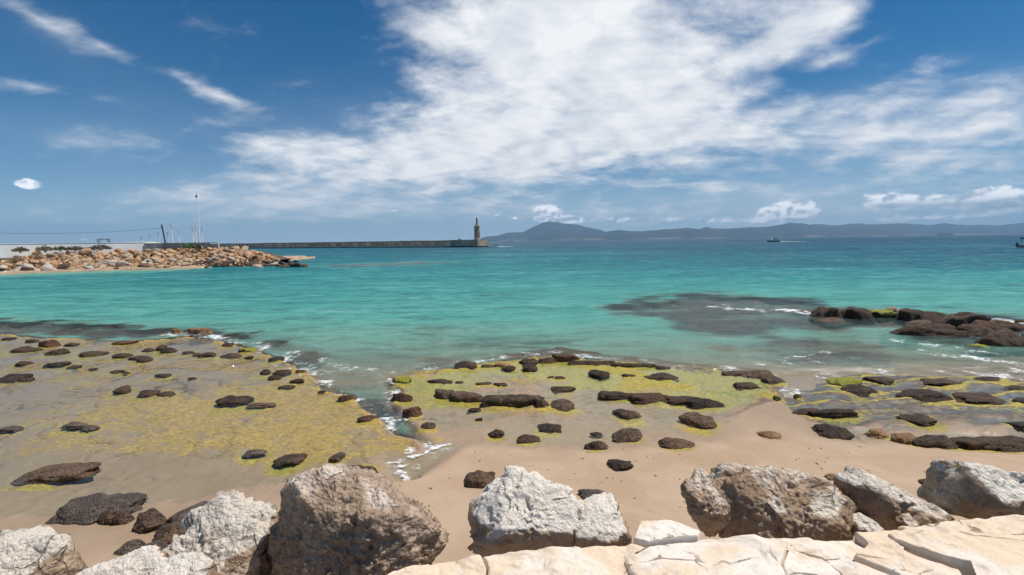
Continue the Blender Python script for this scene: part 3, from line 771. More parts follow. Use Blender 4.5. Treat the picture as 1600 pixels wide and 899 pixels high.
def bed(x, y, full=False):
    x = np.asarray(x, float); y = np.asarray(y, float)
    z = np.interp(y, [2, 5, 6.2, 7.5, 9, 10.5, 12, 13.5, 15, 18, 25, 40, 80, 170, 400], [.55, .42, .33, .20, .10, .04, -.02, -.10, -.24, -.5, -1.1, -2.0, -3.2, -4.6, -8])
    lf = sstep(-1.0, -5.5, x)
    z = z - lf * (np.interp(y, [2, 6, 7, 9, 11, 13], [.30, .30, .21, .12, .05, 0]))
    z = z + 0.025 * fbm2(x, y, 0.35, 3, 3.0) * sstep(40, 14, y)
    sL, sM, sR = poly_sdf(x, y, PL), poly_sdf(x, y, PM), poly_sdf(x, y, PR)
    wob = 0.16 * fbm2(x, y, 1.1, 4, 1.0)
    sL = sL + wob; sM = sM + wob; sR = sR + wob
    rg = fbm2(x, y, 5.0, 4, 8.0, 0.55); md = fbm2(x, y, 0.55, 4, 5.0)
    far = sstep(8.5, 10.5, y)
    hL = -0.046 + 0.045 * md + 0.014 * rg + 0.07 * np.exp(-(sL / 0.35) ** 2) * far
    hM = -0.014 + 0.055 * md + 0.013 * rg + 0.06 * np.exp(-(sM / 0.3) ** 2) * far
    q = (y * 1.55 - x * 0.16 + 0.5 * fbm2(x, y, 0.5, 3, 11.0))
    strat = np.abs((q % 1.0) - 0.5)
    hR = 0.004 + 0.05 * md + 0.016 * rg + 0.14 * (strat - 0.25) * sstep(0.0, 0.5, sR)
    joint = np.exp(-(fbm2(x, y * 0.8, 0.38, 3, 31.0) / 0.030) ** 2) + 0.7 * np.exp(-(fbm2(x * 0.6, y, 0.75, 3, 37.0) / 0.035) ** 2)
    joint = joint * sstep(30, 20, y)
    hL = hL - 0.030 * joint; hM = hM - 0.035 * joint * sstep(9.4, 12, y); hR = hR - 0.04 * joint
    mL = sstep(-0.10, 0.07, sL) * np.where(y > 8.6, 1.0, 0.0) + sstep(-1.0, 1.0, sL) * np.where(y > 8.6, 0.0, 1.0)
    mM = np.where(y > 9.8, sstep(-0.10, 0.07, sM), sstep(-0.7, 0.6, sM))
    mR = np.where(y > 10.5, sstep(-0.10, 0.07, sR), sstep(-0.5, 0.4, sR))
    rock = np.zeros_like(x)
    for pts, top, soft, *am in SUB:
        s = poly_sdf(x, y, pts); j = np.where(s > -2 * soft)[0]
        if not len(j): continue
        xj, yj = x[j], y[j]
        k = sstep(-soft, soft * 0.8, s[j] + soft * 0.9 * fbm2(xj, yj, 0.9 / max(soft, 0.4), 3, 2.0))
        zt = top + 0.14 * fbm2(xj, yj, 0.8, 4, 6.0)
        z[j] = z[j] * (1 - k) + np.maximum(zt, z[j]) * k; rock[j] = np.maximum(rock[j], k * (am[0] if am else 1.0))
    sC = poly_sdf(x, y, CH); k = sstep(-0.05, 0.4, sC) * sstep(15.5, 11.5, y)
    z = z * (1 - k) + np.minimum(z, -0.30 + 0.1 * md) * k; rock = np.maximum(rock, 0.75 * k)
    sW = poly_sdf(x, y, WASH); k = sstep(-0.25, 0.35, sW)
    z = z * (1 - k) + np.minimum(z, -0.022 + 0.03 * md) * k
    z = z * (1 - mL) + hL * mL; z = z * (1 - mM) + hM * mM; z = z * (1 - mR) + hR * mR
    # the sand under the left mound
    dT = np.full_like(x, 50.0); j = np.where((y > 50) & (x < -30))[0]
    if len(j): dT[j] = np.minimum(-poly_sdf(x[j][:, None].ravel(), y[j], np.concatenate([TOE, [(-43, 130), (-175, 130)]])), 50)
    zg = np.interp(dT, [-4, -1, 0.5, 2.5, 6, 14, 30], [0.9, 0.35, 0.12, -0.12, -0.7, -1.7, -5])
    zg = np.where((x < -53) & (y > 50), zg, -9)
    z = np.maximum(z, zg)
    if not full: return z
    return z, dict(L=mL, M=mM, R=mR, sL=sL, sM=sM, sR=sR, rock=rock, md=md, rg=rg, strat=strat, sC=sC, sW=sW, dT=dT, joint=joint)

def bed1(x, y): return float(bed(np.array([x]), np.array([y]))[0])

# where each stone stands and how large it is
SPOTS = []
for (x0, x1, y0, y1, skin, form, lab, grp) in STONES:
    xc = 0.5 * (x0 + x1); yb = y1 - 0.18 * (y1 - y0)
    z = 0.0
    for _ in range(2):
        g = at_z(xc, yb, z); z = max(bed1(g[0], g[1]), -0.005 if grp != OUT else -0.2)
    dist = math.hypot(g[1], EYE - z)
    w = (x1 - x0) / F * g[1]
    dep = math.atan2(EYE - z, g[1])
    H = (y1 - y0) / F * dist
    if form == 'dome': dY = min(0.75 * w, 2.2 * H)
    elif form == 'flat': dY = min(0.6 * w, 2.6 * H)
    else: dY = min(0.8 * w, 1.6 * H)
    h = max(0.55 * H, H - 0.40 * dY * math.sin(dep))
    if form == 'flat': h *= 0.72
    SPOTS.append((g[0], g[1] + 0.25 * dY, z, w, dY, h))

def shore_mesh():
    ys = 1.0 / np.linspace(1 / 5.0, 1 / 175.0, 470)
    ys = np.concatenate([[2.2, 3.0, 3.8, 4.4], ys])
    ss = np.linspace(-1.5, 1.5, 700)
    Y, S = np.meshgrid(ys, ss, indexing='ij')
    X = S * Y
    x, y = X.ravel(), Y.ravel()
    z, m = bed(x, y, True)
    # coverage of weed, bare rock
    alg = 0.40 * m['L'] * sstep(7.6, 9.6, y) + 0.12
    z1 = poly_sdf(x, y, G([(330, 600), (480, 600), (600, 660), (655, 700), (590, 735), (470, 740), (380, 715), (230, 720), (80, 690), (150, 640)]))
    alg = alg + 0.28 * sstep(-1.0, 0.8, z1)
    z2 = poly_sdf(x, y, G([(610, 595), (720, 572), (880, 558), (1040, 572), (1210, 592), (1225, 612), (1150, 638), (950, 612), (850, 600), (740, 608), (690, 640), (640, 645)]))
    alg = alg + m['M'] * (0.14 + 0.56 * sstep(-0.7, 0.7, z2))
    alg = alg + 0.5 * sstep(0.30, 0.05, np.abs(m['sC'])) * sstep(0.0, -0.25, m['sC']) * sstep(12.5, 10, y)
    alg = alg + m['R'] * (0.06 + 0.62 * sstep(0.36, 0.47, m['strat']) * sstep(9.8, 11.5, y))
    alg = alg + 0.25 * sstep(0.9, 0.0, np.abs(m['sL'])) * sstep(9.5, 12, y)
    alg = alg * sstep(5.8, 8.2, y)
    tone = np.clip(0.10 * m['L'] + m['M'] * (0.45 + 0.5 * sstep(-0.6, 0.6, z2)) + m['R'] * 0.8, 0, 1)
    rock = m['rock'] + 0.22 * m['joint'] * np.clip(m['L'] + 0.6 * m['M'] * sstep(9.6, 12, y), 0, 1) * sstep(7.5, 9.5, y) + 0.24 * m['L'] * sstep(7.0, 9.0, y) + 0.30 * m['M'] * sstep(8.6, 10.5, y) + m['R'] * 0.95 * sstep(9.0, 10.6, y) + 0.55 * np.exp(-(m['sL'] / 0.16) ** 2) * sstep(10, 12, y) + 0.5 * np.exp(-(m['sM'] / 0.16) ** 2) * sstep(10, 12, y)
    for (sx, sy, sz, w, dY, h), st in zip(SPOTS, STONES):
        if st[7] == OUT: continue
        near = (np.abs(x - sx) < w * 1.6) & (np.abs(y - sy) < dY * 2.2 + 0.3)
        if not near.any(): continue
        dx = (x[near] - sx) / (w * 0.62); dy = (y[near] - sy + 0.25 * dY) / (dY * 0.85 + 0.12)
        ring = np.exp(-(dx * dx + dy * dy) ** 2)
        amt = 0.16 if st[7] == NEAR else 0.55
        alg[near] += amt * ring; tone[near] = np.maximum(tone[near], 0.75 * ring)
        if st[7] == NEAR or sy < 9.5: z[near] -= 0.02 * ring      # wave-scoured hollows round the stones
    wet = np.clip(sstep(0.16, 0.02, z), 0, 1)
    me = np_mesh('shore', np.stack([x, y, z], 1), grid_faces(len(ys), len(ss)))
    for k, a in (('alg', alg), ('tone', tone), ('rock', np.clip(rock, 0, 1)), ('wet', wet)): set_attr(me, k, a)
    return me

def shore_mat():
    m, t, bs, _ = new_mat('shore_sand_weed_rock')
    c = pos_coord(t)
    alg, tone, rock, wet = attr(t, 'alg'), attr(t, 'tone'), attr(t, 'rock'), attr(t, 'wet')
    g1 = noise(t, c, 90, 3, 0.7); g2 = noise(t, c, 1.1, 5, 0.6, 0.4); g3 = noise(t, mapping(t, c, (1.0, 1.9, 1)), 4.5, 6, 0.66, 0.5)
    g4 = noise(t, mapping(t, c, (0.8, 1.6, 1)), 14, 5, 0.7, 0.3); g5 = noise(t, c, 0.42, 4, 0.55, 0.3); g6 = noise(t, mapping(t, c, (1, 1, 1), (0, 0, 0), (4, 9, 0)), 0.9, 5, 0.6, 0.5); g7 = noise(t, mapping(t, c, (0.7, 1.3, 1), (0, 0, 0.4)), 2.2, 6, 0.68, 0.6)
    sand = mixc(t, g2.step(0.35, 0.68), (0.400, 0.280, 0.185), (0.470, 0.342, 0.235))
    sand = mixc(t, g1.step(0.2, 0.9) * 0.35, sand, (0.33, 0.23, 0.15))
    sand = mixc(t, wet * 0.55, sand, (0.25, 0.175, 0.11))
    rk = mixc(t, g3.step(0.35, 0.65), (0.085, 0.062, 0.044), (0.23, 0.165, 0.105))
    rk = mixc(t, g1 * 0.5, rk, (0.12, 0.085, 0.055))
    rk = mixc(t, (rock - 0.55).max(0.0) * 1.6, rk, mixc(t, g3.step(0.35, 0.65), (0.055, 0.045, 0.038), (0.17, 0.14, 0.115)))
    weed0 = mixc(t, g4.step(0.35, 0.65), (0.29, 0.175, 0.050), (0.60, 0.385, 0.115))
    weed1 = mixc(t, g4.step(0.35, 0.65), (0.20, 0.165, 0.020), (0.50, 0.41, 0.050))
    weed = mixc(t, (tone + (g2 - 0.5) * 0.8).sat(), weed0, weed1)
    weed = mixc(t, (tone * g6.step(0.56, 0.66)) * 0.6, weed, (0.20, 0.26, 0.025))
    rmask = (rock * 1.25 + (g3 - 0.5) * 0.9 + (g7 - 0.5) * 0.6).step(0.34, 0.62)
    amask = (alg * 0.82 + (g3 - 0.5) * 0.8 + (g4 - 0.5) * 0.7 + (g5 - 0.5) * 1.1 + (g7 - 0.5) * 1.1).step(0.40, 0.66)
    col = mixc(t, rmask, sand, rk)
    col = mixc(t, amask * 0.92, col, weed)
    fleck = (g4 + (g5 - 0.5) * 0.7).step(0.63, 0.72) * (wet * 0.4 + 0.12)
    col = mixc(t, fleck, col, (0.13, 0.10, 0.05))
    put(t, bs, 'Base Color', col)
    put(t, bs, 'Roughness', (0.92 - wet * 0.42 + amask * 0.12).sat()); put(t, bs, 'Specular IOR Level', 0.35)
    b = t.nodes.new('ShaderNodeBump'); b.inputs['Strength'].default_value = 0.7; b.inputs['Distance'].default_value = 0.03
    h = g1 * 0.06 + g3 * rmask * 0.8 + g4 * amask * 0.5 + noise(t, c, 5, 4, 0.55) * 0.35
    t.links.new(h.k, b.inputs['Height']); t.links.new(b.outputs[0], bs.inputs['Normal'])
    return m
shore = link('beach', shore_mesh(), shore_mat())
tag(shore, kind='structure')

# ------------------------------------------------------------------ sea
FOAM = [  # photograph polyline, half width in metres, strength
    ([(270, 522), (300, 524), (340, 525)], .5, .9), ([(335, 527), (400, 540), (440, 556)], .45, .75), ([(440, 556), (480, 575), (500, 596)], .55, .8),
    ([(500, 562), (560, 580), (620, 584), (660, 577)], .35, .7), ([(505, 600), (545, 620), (590, 648), (604, 668)], .28, .75),
    ([(606, 590), (622, 608), (612, 626)], .25, .85), ([(650, 582), (700, 572), (770, 562), (860, 554)], .35, .70),
    ([(870, 553), (930, 560), (1040, 570), (1130, 576), (1220, 590)], .45, .78), ([(1218, 600), (1236, 612), (1226, 630)], .4, .85),
    ([(650, 655), (668, 680), (690, 696)], .2, .7), ([(586, 728), (612, 722), (640, 716), (676, 702), (706, 690), (745, 668)], .13, 1.1),
    ([(610, 722), (640, 732), (680, 712)], .2, .72), ([(628, 736), (636, 752), (632, 764)], .12, 1.1), ([(600, 730), (640, 722), (700, 700)], .30, .6),
    ([(700, 736), (760, 712), (815, 698)], .035, 1.0), ([(790, 712), (805, 703), (812, 694)], .03, .9),
    ([(1130, 480), (1190, 486), (1225, 484), (1270, 489)], .9, .9), ([(1226, 484), (1250, 487), (1272, 490)], .7, 1.2), ([(1325, 487), (1380, 489)], .5, .95),
    ([(1505, 494), (1560, 500), (1600, 508)], .8, 1.05), ([(1400, 534), (1460, 541), (1540, 555)], .6, .75), ([(1480, 552), (1540, 560), (1610, 575)], 1.0, .80),
    ([(1290, 586), (1340, 582), (1430, 585), (1520, 584), (1620, 597)], .55, .80), ([(1560, 590), (1620, 598)], .7, .95), ([(1200, 575), (1260, 560), (1300, 548)], .6, .62),
    ([(650, 700), (680, 690), (700, 680)], .3, .85), ([(400, 418), (440, 416), (478, 415)], .6, .7)]
def sea_mesh():
    ys = 1.0 / np.linspace(1 / 5.6, 1 / 70.0, 470)
    ys = np.concatenate([ys, 70 * (26000 / 70.0) ** (np.arange(1, 111) / 110.0)])
    ss = np.linspace(-1.62, 1.62, 640)
    Y, S = np.meshgrid(ys, ss, indexing='ij'); X = S * Y
    x, y = X.ravel(), Y.ravel()
    nearm = y < 400
    d = np.full_like(x, 8.0)
    zb, mm = bed(x[nearm], y[nearm], True); d[nearm] = -zb
    reef = np.zeros_like(x); reef[nearm] = mm['rock'] * sstep(9.0, 10.5, y[nearm])
    d[~nearm] = np.clip(8 + (y[~nearm] - 400) * 0.012, 8, 26)
    d = d * (1 + 0.55 * sstep(-0.1, 0.9, S.ravel()) * sstep(22, 80, y))          # deeper water to the right
    open_ = sstep(0.04, 0.22, d) * sstep(10.8, 15.5, y)
    wv = 0.030 * fbm2(x * 0.45, y, 0.62, 3, 4.0) + 0.045 * np.sin(y * 0.9 + 1.6 * fbm2(x, y, 0.07, 2, 9.0)) * fbm2(x * 0.4, y, 0.16, 2, 12.0)
    amp = open_ * np.interp(y, [10, 25, 60, 120, 400], [0.7, 1.1, 1.6, 0.8, 0.0])
    z = wv * amp
    foam = np.zeros_like(x)
    idx = np.where(y < 110)[0]
    xs, yy = x[idx], y[idx]
    fm = np.zeros_like(xs)
    fj = fbm2(xs, yy, 1.1, 3, 21.0); fj2 = fbm2(xs, yy, 4.0, 3, 25.0)
    for pts, w, s in FOAM:
        dd = line_dist(xs, yy, G(pts)) + w * (0.9 * fj + 0.5 * fj2); fm = np.maximum(fm, s * np.exp(-(np.maximum(dd, 0) / w) ** 2))
    foam[idx] = fm
    me = np_mesh('sea', np.stack([x, y, z], 1), grid_faces(len(ys), len(ss)))
    set_attr(me, 'depth', d); set_attr(me, 'foam', foam); set_attr(me, 'open', np.clip(open_, 0, 1)); set_attr(me, 'reef', np.clip(reef, 0, 1))
    return me
def sea_mat():
    m, t, bs, out = new_mat('sea_water'); t.nodes.remove(bs)
    c = pos_coord(t); depth, foam, opn = attr(t, 'depth'), attr(t, 'foam'), attr(t, 'open')
    ramp = t.nodes.new('ShaderNodeValToRGB'); cr = ramp.color_ramp
    stops = [(0.0, (0.29, 0.46, 0.36)), (0.07, (0.25, 0.52, 0.41)), (0.16, (0.100, 0.395, 0.335)), (0.27, (0.032, 0.258, 0.258)), (0.37, (0.011, 0.155, 0.200)), (0.52, (0.008, 0.090, 0.150)), (1.0, (0.010, 0.050, 0.112))]
    while len(cr.elements) < len(stops): cr.elements.new(0.5)
    for e, (p, col) in zip(cr.elements, stops): e.position = p; e.color = col + (1,)
    patch = noise(t, mapping(t, c, (0.35, 1.0, 1)), 0.055, 4, 0.55, 0.4)
    dd = ((depth / 14.0).max(0.0)).pow(0.75) + (patch - 0.5) * 0.16 * opn
    t.links.new(dd.k, ramp.inputs[0])
    w1 = noise(t, mapping(t, c, (0.42, 1.0, 1)), 1.5, 5, 0.62, 0.3); w2 = noise(t, mapping(t, c, (0.6, 1.0, 1)), 7.0, 4, 0.6, 0.2)
    w3 = noise(t, mapping(t, c, (0.35, 1.0, 1)), 0.16, 4, 0.6, 0.3); w4 = noise(t, mapping(t, c, (0.8, 1.0, 1)), 22.0, 3, 0.6)
    h = (w1 * 0.42 + w2 * 0.085 + w3 * 1.1) * (opn * 0.95 + 0.006) + w4 * 0.003 + w2 * 0.006
    bp = t.nodes.new('ShaderNodeBump'); bp.inputs['Strength'].default_value = 1.0; bp.inputs['Distance'].default_value = 1.0
    t.links.new(h.k, bp.inputs['Height'])
    tr = t.nodes.new('ShaderNodeBsdfTransparent'); tr.inputs[0].default_value = (0.93, 0.98, 0.96, 1)
    df = t.nodes.new('ShaderNodeBsdfDiffuse'); 
    w3r = noise(t, mapping(t, c, (0.22, 1.0, 1), (0, 0, 0.06)), 0.38, 4, 0.6, 0.6)
    rm = (attr(t, 'reef') + (noise(t, mapping(t, c, (0.45, 1.0, 1)), 0.9, 6, 0.68, 0.5) - 0.5) * 1.2 + (w3r - 0.5) * 3.0).step(0.25, 0.95)
    w5 = noise(t, mapping(t, c, (0.28, 1.0, 1), (0, 0, 0.04)), 0.040, 5, 0.62, 0.5); w6 = noise(t, mapping(t, c, (0.33, 1.0, 1), (0, 0, -0.05)), 0.42, 5, 0.66, 0.5)
    tex = ((w6 - 0.5) * 2.0 + (w5 - 0.5) * 1.1 + (noise(t, mapping(t, c, (0.4, 1.0, 1)), 1.5, 5, 0.66, 0.4) - 0.5) * 2.2) * opn  # noise painting the light and dark of waves into the body colour
    body = mixc(t, (tex * 1.25 + 0.10).sat(), ramp.outputs[0], mixc(t, 0.62, ramp.outputs[0], (0.006, 0.05, 0.065)))
    body = mixc(t, (tex * -1.2 - 0.10).sat(), body, (0.20, 0.47, 0.42))
    body = mixc(t, rm * 0.86, body, mixc(t, (w6 * 1.6 - 0.4).sat(), (0.020, 0.034, 0.052), (0.070, 0.090, 0.095)))
    t.links.new(body, df.inputs[0]); t.links.new(bp.outputs[0], df.inputs['Normal'])
    alpha = 1.0 - ((depth - 0.09).max(0.0) * -1.9).exp()
    mx = t.nodes.new('ShaderNodeMixShader'); t.links.new(alpha.k, mx.inputs[0]); t.links.new(tr.outputs[0], mx.inputs[1]); t.links.new(df.outputs[0], mx.inputs[2])
    gl = t.nodes.new('ShaderNodeBsdfGlossy'); gl.inputs['Roughness'].default_value = 0.09; t.links.new(bp.outputs[0], gl.inputs['Normal'])
    fr = t.nodes.new('ShaderNodeFresnel'); fr.inputs['IOR'].default_value = 1.33; t.links.new(bp.outputs[0], fr.inputs['Normal'])
    fk = (E(t, fr.outputs[0]) * (0.95 - opn * 0.2)).min(0.46 - opn * 0.12)
    ms = t.nodes.new('ShaderNodeMixShader'); t.links.new(fk.k, ms.inputs[0]); t.links.new(mx.outputs[0], ms.inputs[1]); t.links.new(gl.outputs[0], ms.inputs[2])
    fn = noise(t, mapping(t, c, (0.7, 1.0, 1)), 9.0, 7, 0.72, 0.9); fn2 = noise(t, c, 1.3, 4, 0.6, 0.4)
    fmask = (foam * 0.52 + (fn - 0.5) * 1.7 + (fn2 - 0.5) * 1.3).step(0.36, 0.74) * foam.step(0.05, 0.35)
    fo = t.nodes.new('ShaderNodeBsdfDiffuse'); fo.inputs[0].default_value = (0.86, 0.88, 0.88, 1)
    mf = t.nodes.new('ShaderNodeMixShader'); t.links.new((fmask * 0.9).k, mf.inputs[0]); t.links.new(ms.outputs[0], mf.inputs[1]); t.links.new(fo.outputs[0], mf.inputs[2])
    t.links.new(mf.outputs[0], out.inputs['Surface'])
    return m
sea = link('sea', sea_mesh(), sea_mat())
tag(sea, kind='structure')

# ------------------------------------------------------------------ far coast: mountains across the strait
def hills(name, prof, shoreD, ridgeD, backD, seed, rough):
    """a range whose skyline heights are given along bearings; shore, ridge and back slope at real distances"""
    px = np.array([p[0] for p in prof], float); py = np.array([p[1] for p in prof], float)
    xs = np.linspace(px[0], px[-1], 520)
    tops = np.interp(xs, px, py)
    slope = np.array([ray(a, 400)[0] / ray(a, 400)[1] for a in xs])
    hz = np.array([at_y(a, b, ridgeD)[2] for a, b in zip(xs, tops)])
    hz = hz * (1 + 0.035 * fbm2(xs, xs * 0 + seed, 0.09, 4, seed) + 0.02 * fbm2(xs, xs * 0 + seed, 0.5, 3, seed + 3))
    rows = np.concatenate([np.linspace(0, 1, 34), np.linspace(1.08, 2, 8)])
    V = []
    for r in rows:
        D = shoreD + (ridgeD - shoreD) * r if r <= 1 else ridgeD + (backD - ridgeD) * (r - 1)
        x = slope * D
        prof_r = (0.16 * min(1, r * 9) + 0.84 * r ** 1.5) if r <= 1 else (1 - 0.85 * (r - 1))
        n = fbm2(x, np.full_like(x, D), 1 / 2200.0, 5, seed) ; ng = fbm(np.stack([x / 1500.0, np.full_like(x, D) / 3800.0, np.full_like(x, seed)], 1), 4, ridge=True)
        k = math.sin(math.pi * min(r, 1.0)) if r <= 1 else 0.4
        h = hz * prof_r * (1 + k * rough * (n + 0.7 * ng))
        h = np.maximum(h * (0 if r == 0 else 1), -2)
        V.append(np.stack([x, np.full_like(x, D), h - (3 if r == 0 else 0)], 1))
    return np_mesh(name, np.concatenate(V), grid_faces(len(rows), len(xs)))
def z3(X, Y): return (760 + X / 4.0, 290 + Y / 4.0)
def z4(X, Y): return (1200 + X / 4.0, 270 + Y / 4.0)
P1 = [(742, 375.5), (752, 372.5)] + [z3(a, b) for a, b in [(0, 318), (60, 316), (130, 296), (200, 293), (232, 291), (270, 270), (310, 250), (350, 234), (390, 226), (440, 228), (500, 241),
      (560, 244), (620, 260), (650, 266), (700, 274), (740, 287), (790, 292), (900, 300), (1100, 318), (1300, 328)]] + [(1110, 374)]
P2 = [(890, 374)] + [z3(a, b) for a, b in [(600, 318), (700, 300), (770, 286), (830, 278), (880, 285), (980, 286), (1040, 280), (1100, 274), (1200, 270), (1250, 266), (1330, 272), (1360, 260), (1375, 257),
      (1400, 268), (1500, 270), (1600, 264)]] + [z4(a, b) for a, b in [(0, 338), (60, 326), (130, 314), (200, 318), (260, 327), (330, 336), (440, 346), (560, 352), (800, 360)]] + [(1480, 366)]
P3 = [(1180, 364)] + [z4(a, b) for a, b in [(150, 340), (260, 324), (320, 322), (440, 330), (480, 322), (550, 317), (610, 324), (700, 321), (840, 318), (940, 324), (1000, 327), (1060, 319), (1110, 317), (1160, 325), (1250, 328),
      (1320, 325), (1400, 330), (1500, 323), (1560, 314), (1600, 310)]] + [(1700, 343), (1800, 350), (1900, 348), (2100, 352)]
def hill_mat():
    m, t, bs, _ = new_mat('far_hillside')
    c = pos_coord(t)
    n = noise(t, c, 0.0011, 7, 0.62, 0.3); n2 = noise(t, c, 0.005, 5, 0.6)
    z = sep(t, c)[2]
    col = mixc(t, (n + (n2 - 0.5) * 0.5).step(0.38, 0.62), (0.010, 0.020, 0.016), (0.045, 0.046, 0.038))
    col = mixc(t, ((z * -1.0) + (n2 - 0.5) * 120).step(-75, 10) * n.step(0.45, 0.6), col, (0.22, 0.19, 0.15))
    put(t, bs, 'Base Color', col); put(t, bs, 'Roughness', 0.95); put(t, bs, 'Specular IOR Level', 0.1)
    return m
HM = hill_mat()
for nm, pr, a, b, c_, sd in [('mountain', P1, 15500, 19500, 22500, 3.0), ('coastal_hills', P2, 13500, 17000, 19000, 7.0), ('far_hills', P3, 15000, 20500, 23500, 12.0)]:
    tag(link(nm, hills(nm, pr, a, b, c_, sd, 0.22), HM), kind='structure')

# ------------------------------------------------------------------ stones of the shore
for i, ((x0, x1, y0, y1, skin, form, lab, grp), (gx, gy, gz, w, dY, h)) in enumerate(zip(STONES, SPOTS)):
    if grp == OUT: w *= 1.14; h *= 1.35; dY *= 1.2; gz = max(gz, -0.10)
    big = (x1 - x0) > 34
    sub = 5 if (x1 - x0) > 60 else (4 if big else 3)
    if form == 'dome':
        pos, f = rock_verts((w * 0.475, dY * 0.54, h * 0.63), 100 + i, sub, 11, 6.0, 0.20, 1.6, octv=6)
    elif form == 'flat':
        pos, f = rock_verts((w * 0.54, dY * 0.56, h * 1.0), 100 + i, sub, 12, 9.0, 0.22, 2.0, octv=5)
    elif form == 'bar':
        pos, f = rock_verts((w * 0.57, dY * 0.46, h * 0.70), 100 + i, 4, 4, 7.0, 0.16, 2.2, octv=5)
    elif form == 'ridge':
        pos, f = rock_verts((w * 0.56, dY * 0.5, h * 1.0), 100 + i, 4, 12, 12.0, 0.22, 2.0, octv=5)
    else:
        pos, f = rock_verts((w * 0.53, dY * 0.52, h * 0.95), 100 + i, max(sub, 4), 13, 16.0, 0.15, 1.8, octv=5)
    if form == 'ridge':          # ledge slanting up to the right, as the crack does
        pos[:, 0] = pos[:, 0] * 0.55; k = pos[:, 1] / (dY * 0.5)
        pos[:, 1] *= 1.5; pos[:, 0] += k * w * 0.28; pos[:, 2] *= 0.45
    k = np.clip(0.42 - pos[:, 2] / h, 0, 0.7) * (0.35 + 0.9 * np.maximum(fbm(pos * (2.2 / max(w, 0.2)) + i, 3), -0.2))   # foot spreading into the shelf
    pos[:, 0] *= 1 + 0.40 * k; pos[:, 1] *= 1 + 0.7 * k
    low = pos[:, 2] < -0.35 * h
    pos[low, 2] = -0.35 * h + 0.25 * (pos[low, 2] + 0.35 * h)
    o = link('reef_rock', np_mesh('reef_rock', pos, f), MAT[skin], None, (gx, gy, gz - 0.04 * h))
    if form != 'ridge': o.rotation_euler = (0, 0.0, random.Random(i).uniform(-0.12, 0.12))
    tag(o, lab, 'rock', grp)

# ------------------------------------------------------------------ foreground: sea wall of flagstones with boulders along its edge
WZ = 2.35                                     # level of the wall top
EPX = [(300, 1010), (480, 950), (560, 925), (612, 897), (720, 869), (800, 869), (900, 858), (986, 846), (998, 822), (1050, 817), (1096, 834), (1180, 839), (1330, 836), (1400, 830), (1480, 814), (1560, 810), (1760, 790), (2100, 770)]
EDGE = [tuple(at_z(a, b, WZ)[:2]) for a, b in EPX]
ex_ = np.array([e[0] for e in EDGE]); ey_ = np.array([e[1] for e in EDGE])
def edge_y(x): return np.interp(x, ex_, ey_)
wall = MB()
xs = np.linspace(-9, 9, 40)
vs = []; fs = []
for x in xs:
    e = float(edge_y(x))
    top = WZ - 0.07
    vs += [(x, e - 0.05, top), (x, e + 0.12, top - 0.5), (x, e + 0.9, 0.9), (x, e + 1.5, -0.4), (x, -3.5, top), (x, -3.5, -0.4)]
for k in range(len(xs) - 1):
    a, b = k * 6, k * 6 + 6
    fs += [(a, a + 1, b + 1, b), (a + 1, a + 2, b + 2, b + 1), (a + 2, a + 3, b + 3, b + 2), (a + 4, a, b, b + 4)]
wall.add(vs, fs)
sea_wall = wall.build('sea_wall', simple('rubble_mortar', (0.52, 0.42, 0.31), 0.95, 0.3, 6.0, 0, 0.6))
tag(sea_wall, 'rubble sea wall topped with cream flagstones in the foreground', 'wall')

def flagstone(poly, seed, dz=0.0, thick=0.16, tiltx=0.0, tilty=0.0, nth=150, nt=46):
    """one irregular slab: outline roughened, top uneven and worn round at the edge"""
    P = np.array(poly, float); c = P.mean(0)
    per = np.concatenate([P, P[:1]]); seg = np.linalg.norm(np.diff(per, axis=0), axis=1); cum = np.concatenate([[0], np.cumsum(seg)])
    s = np.linspace(0, cum[-1], nth, endpoint=False)
    bx = np.interp(s, cum, per[:, 0]); by = np.interp(s, cum, per[:, 1])
    th = np.stack([bx, by, np.full_like(bx, seed * 1.3)], 1)
    rg = 1 + 0.006 + 0.016 * fbm(th * 4.0, 4) + 0.010 * fbm(th * 16, 3)
    tt = 1 - (1 - np.linspace(0, 1, nt)) ** 1.6
    T, R = np.meshgrid(tt, rg, indexing='ij')
    X = c[0] + (bx[None, :] - c[0]) * T * R; Y = c[1] + (by[None, :] - c[1]) * T * R
    x, y = X.ravel(), Y.ravel()
    lev = 0.014 * fbm2(x, y, 1.6, 4, seed) + 0.006 * fbm2(x, y, 9.0, 4, seed + 2, 0.6)
    st = fbm2(x, y * 1.6, 2.3, 4, seed + 5); lev = lev + 0.005 * (np.tanh((st - 0.10) * 14) + np.tanh((st + 0.22) * 14))    # flaked layers
    rim = 0.012 * np.clip((T.ravel() - 0.95) / 0.05, 0, 1) ** 2.5
    z = WZ + dz + lev - rim + tiltx * (x - c[0]) + tilty * (y - c[1])
    V = np.stack([x, y, z], 1)
    skirt = np.stack([X[-1], Y[-1], np.full(nth, WZ + dz - thick)], 1)
    V = np.concatenate([V, skirt])
    i = np.arange((nt + 1) * nth).reshape(nt + 1, nth); j = np.roll(i, -1, 1)
    f = np.stack([i[:-1], i[1:], j[1:], j[:-1]], -1).reshape(-1, 4)
    return np_mesh('flagstone', V, f)
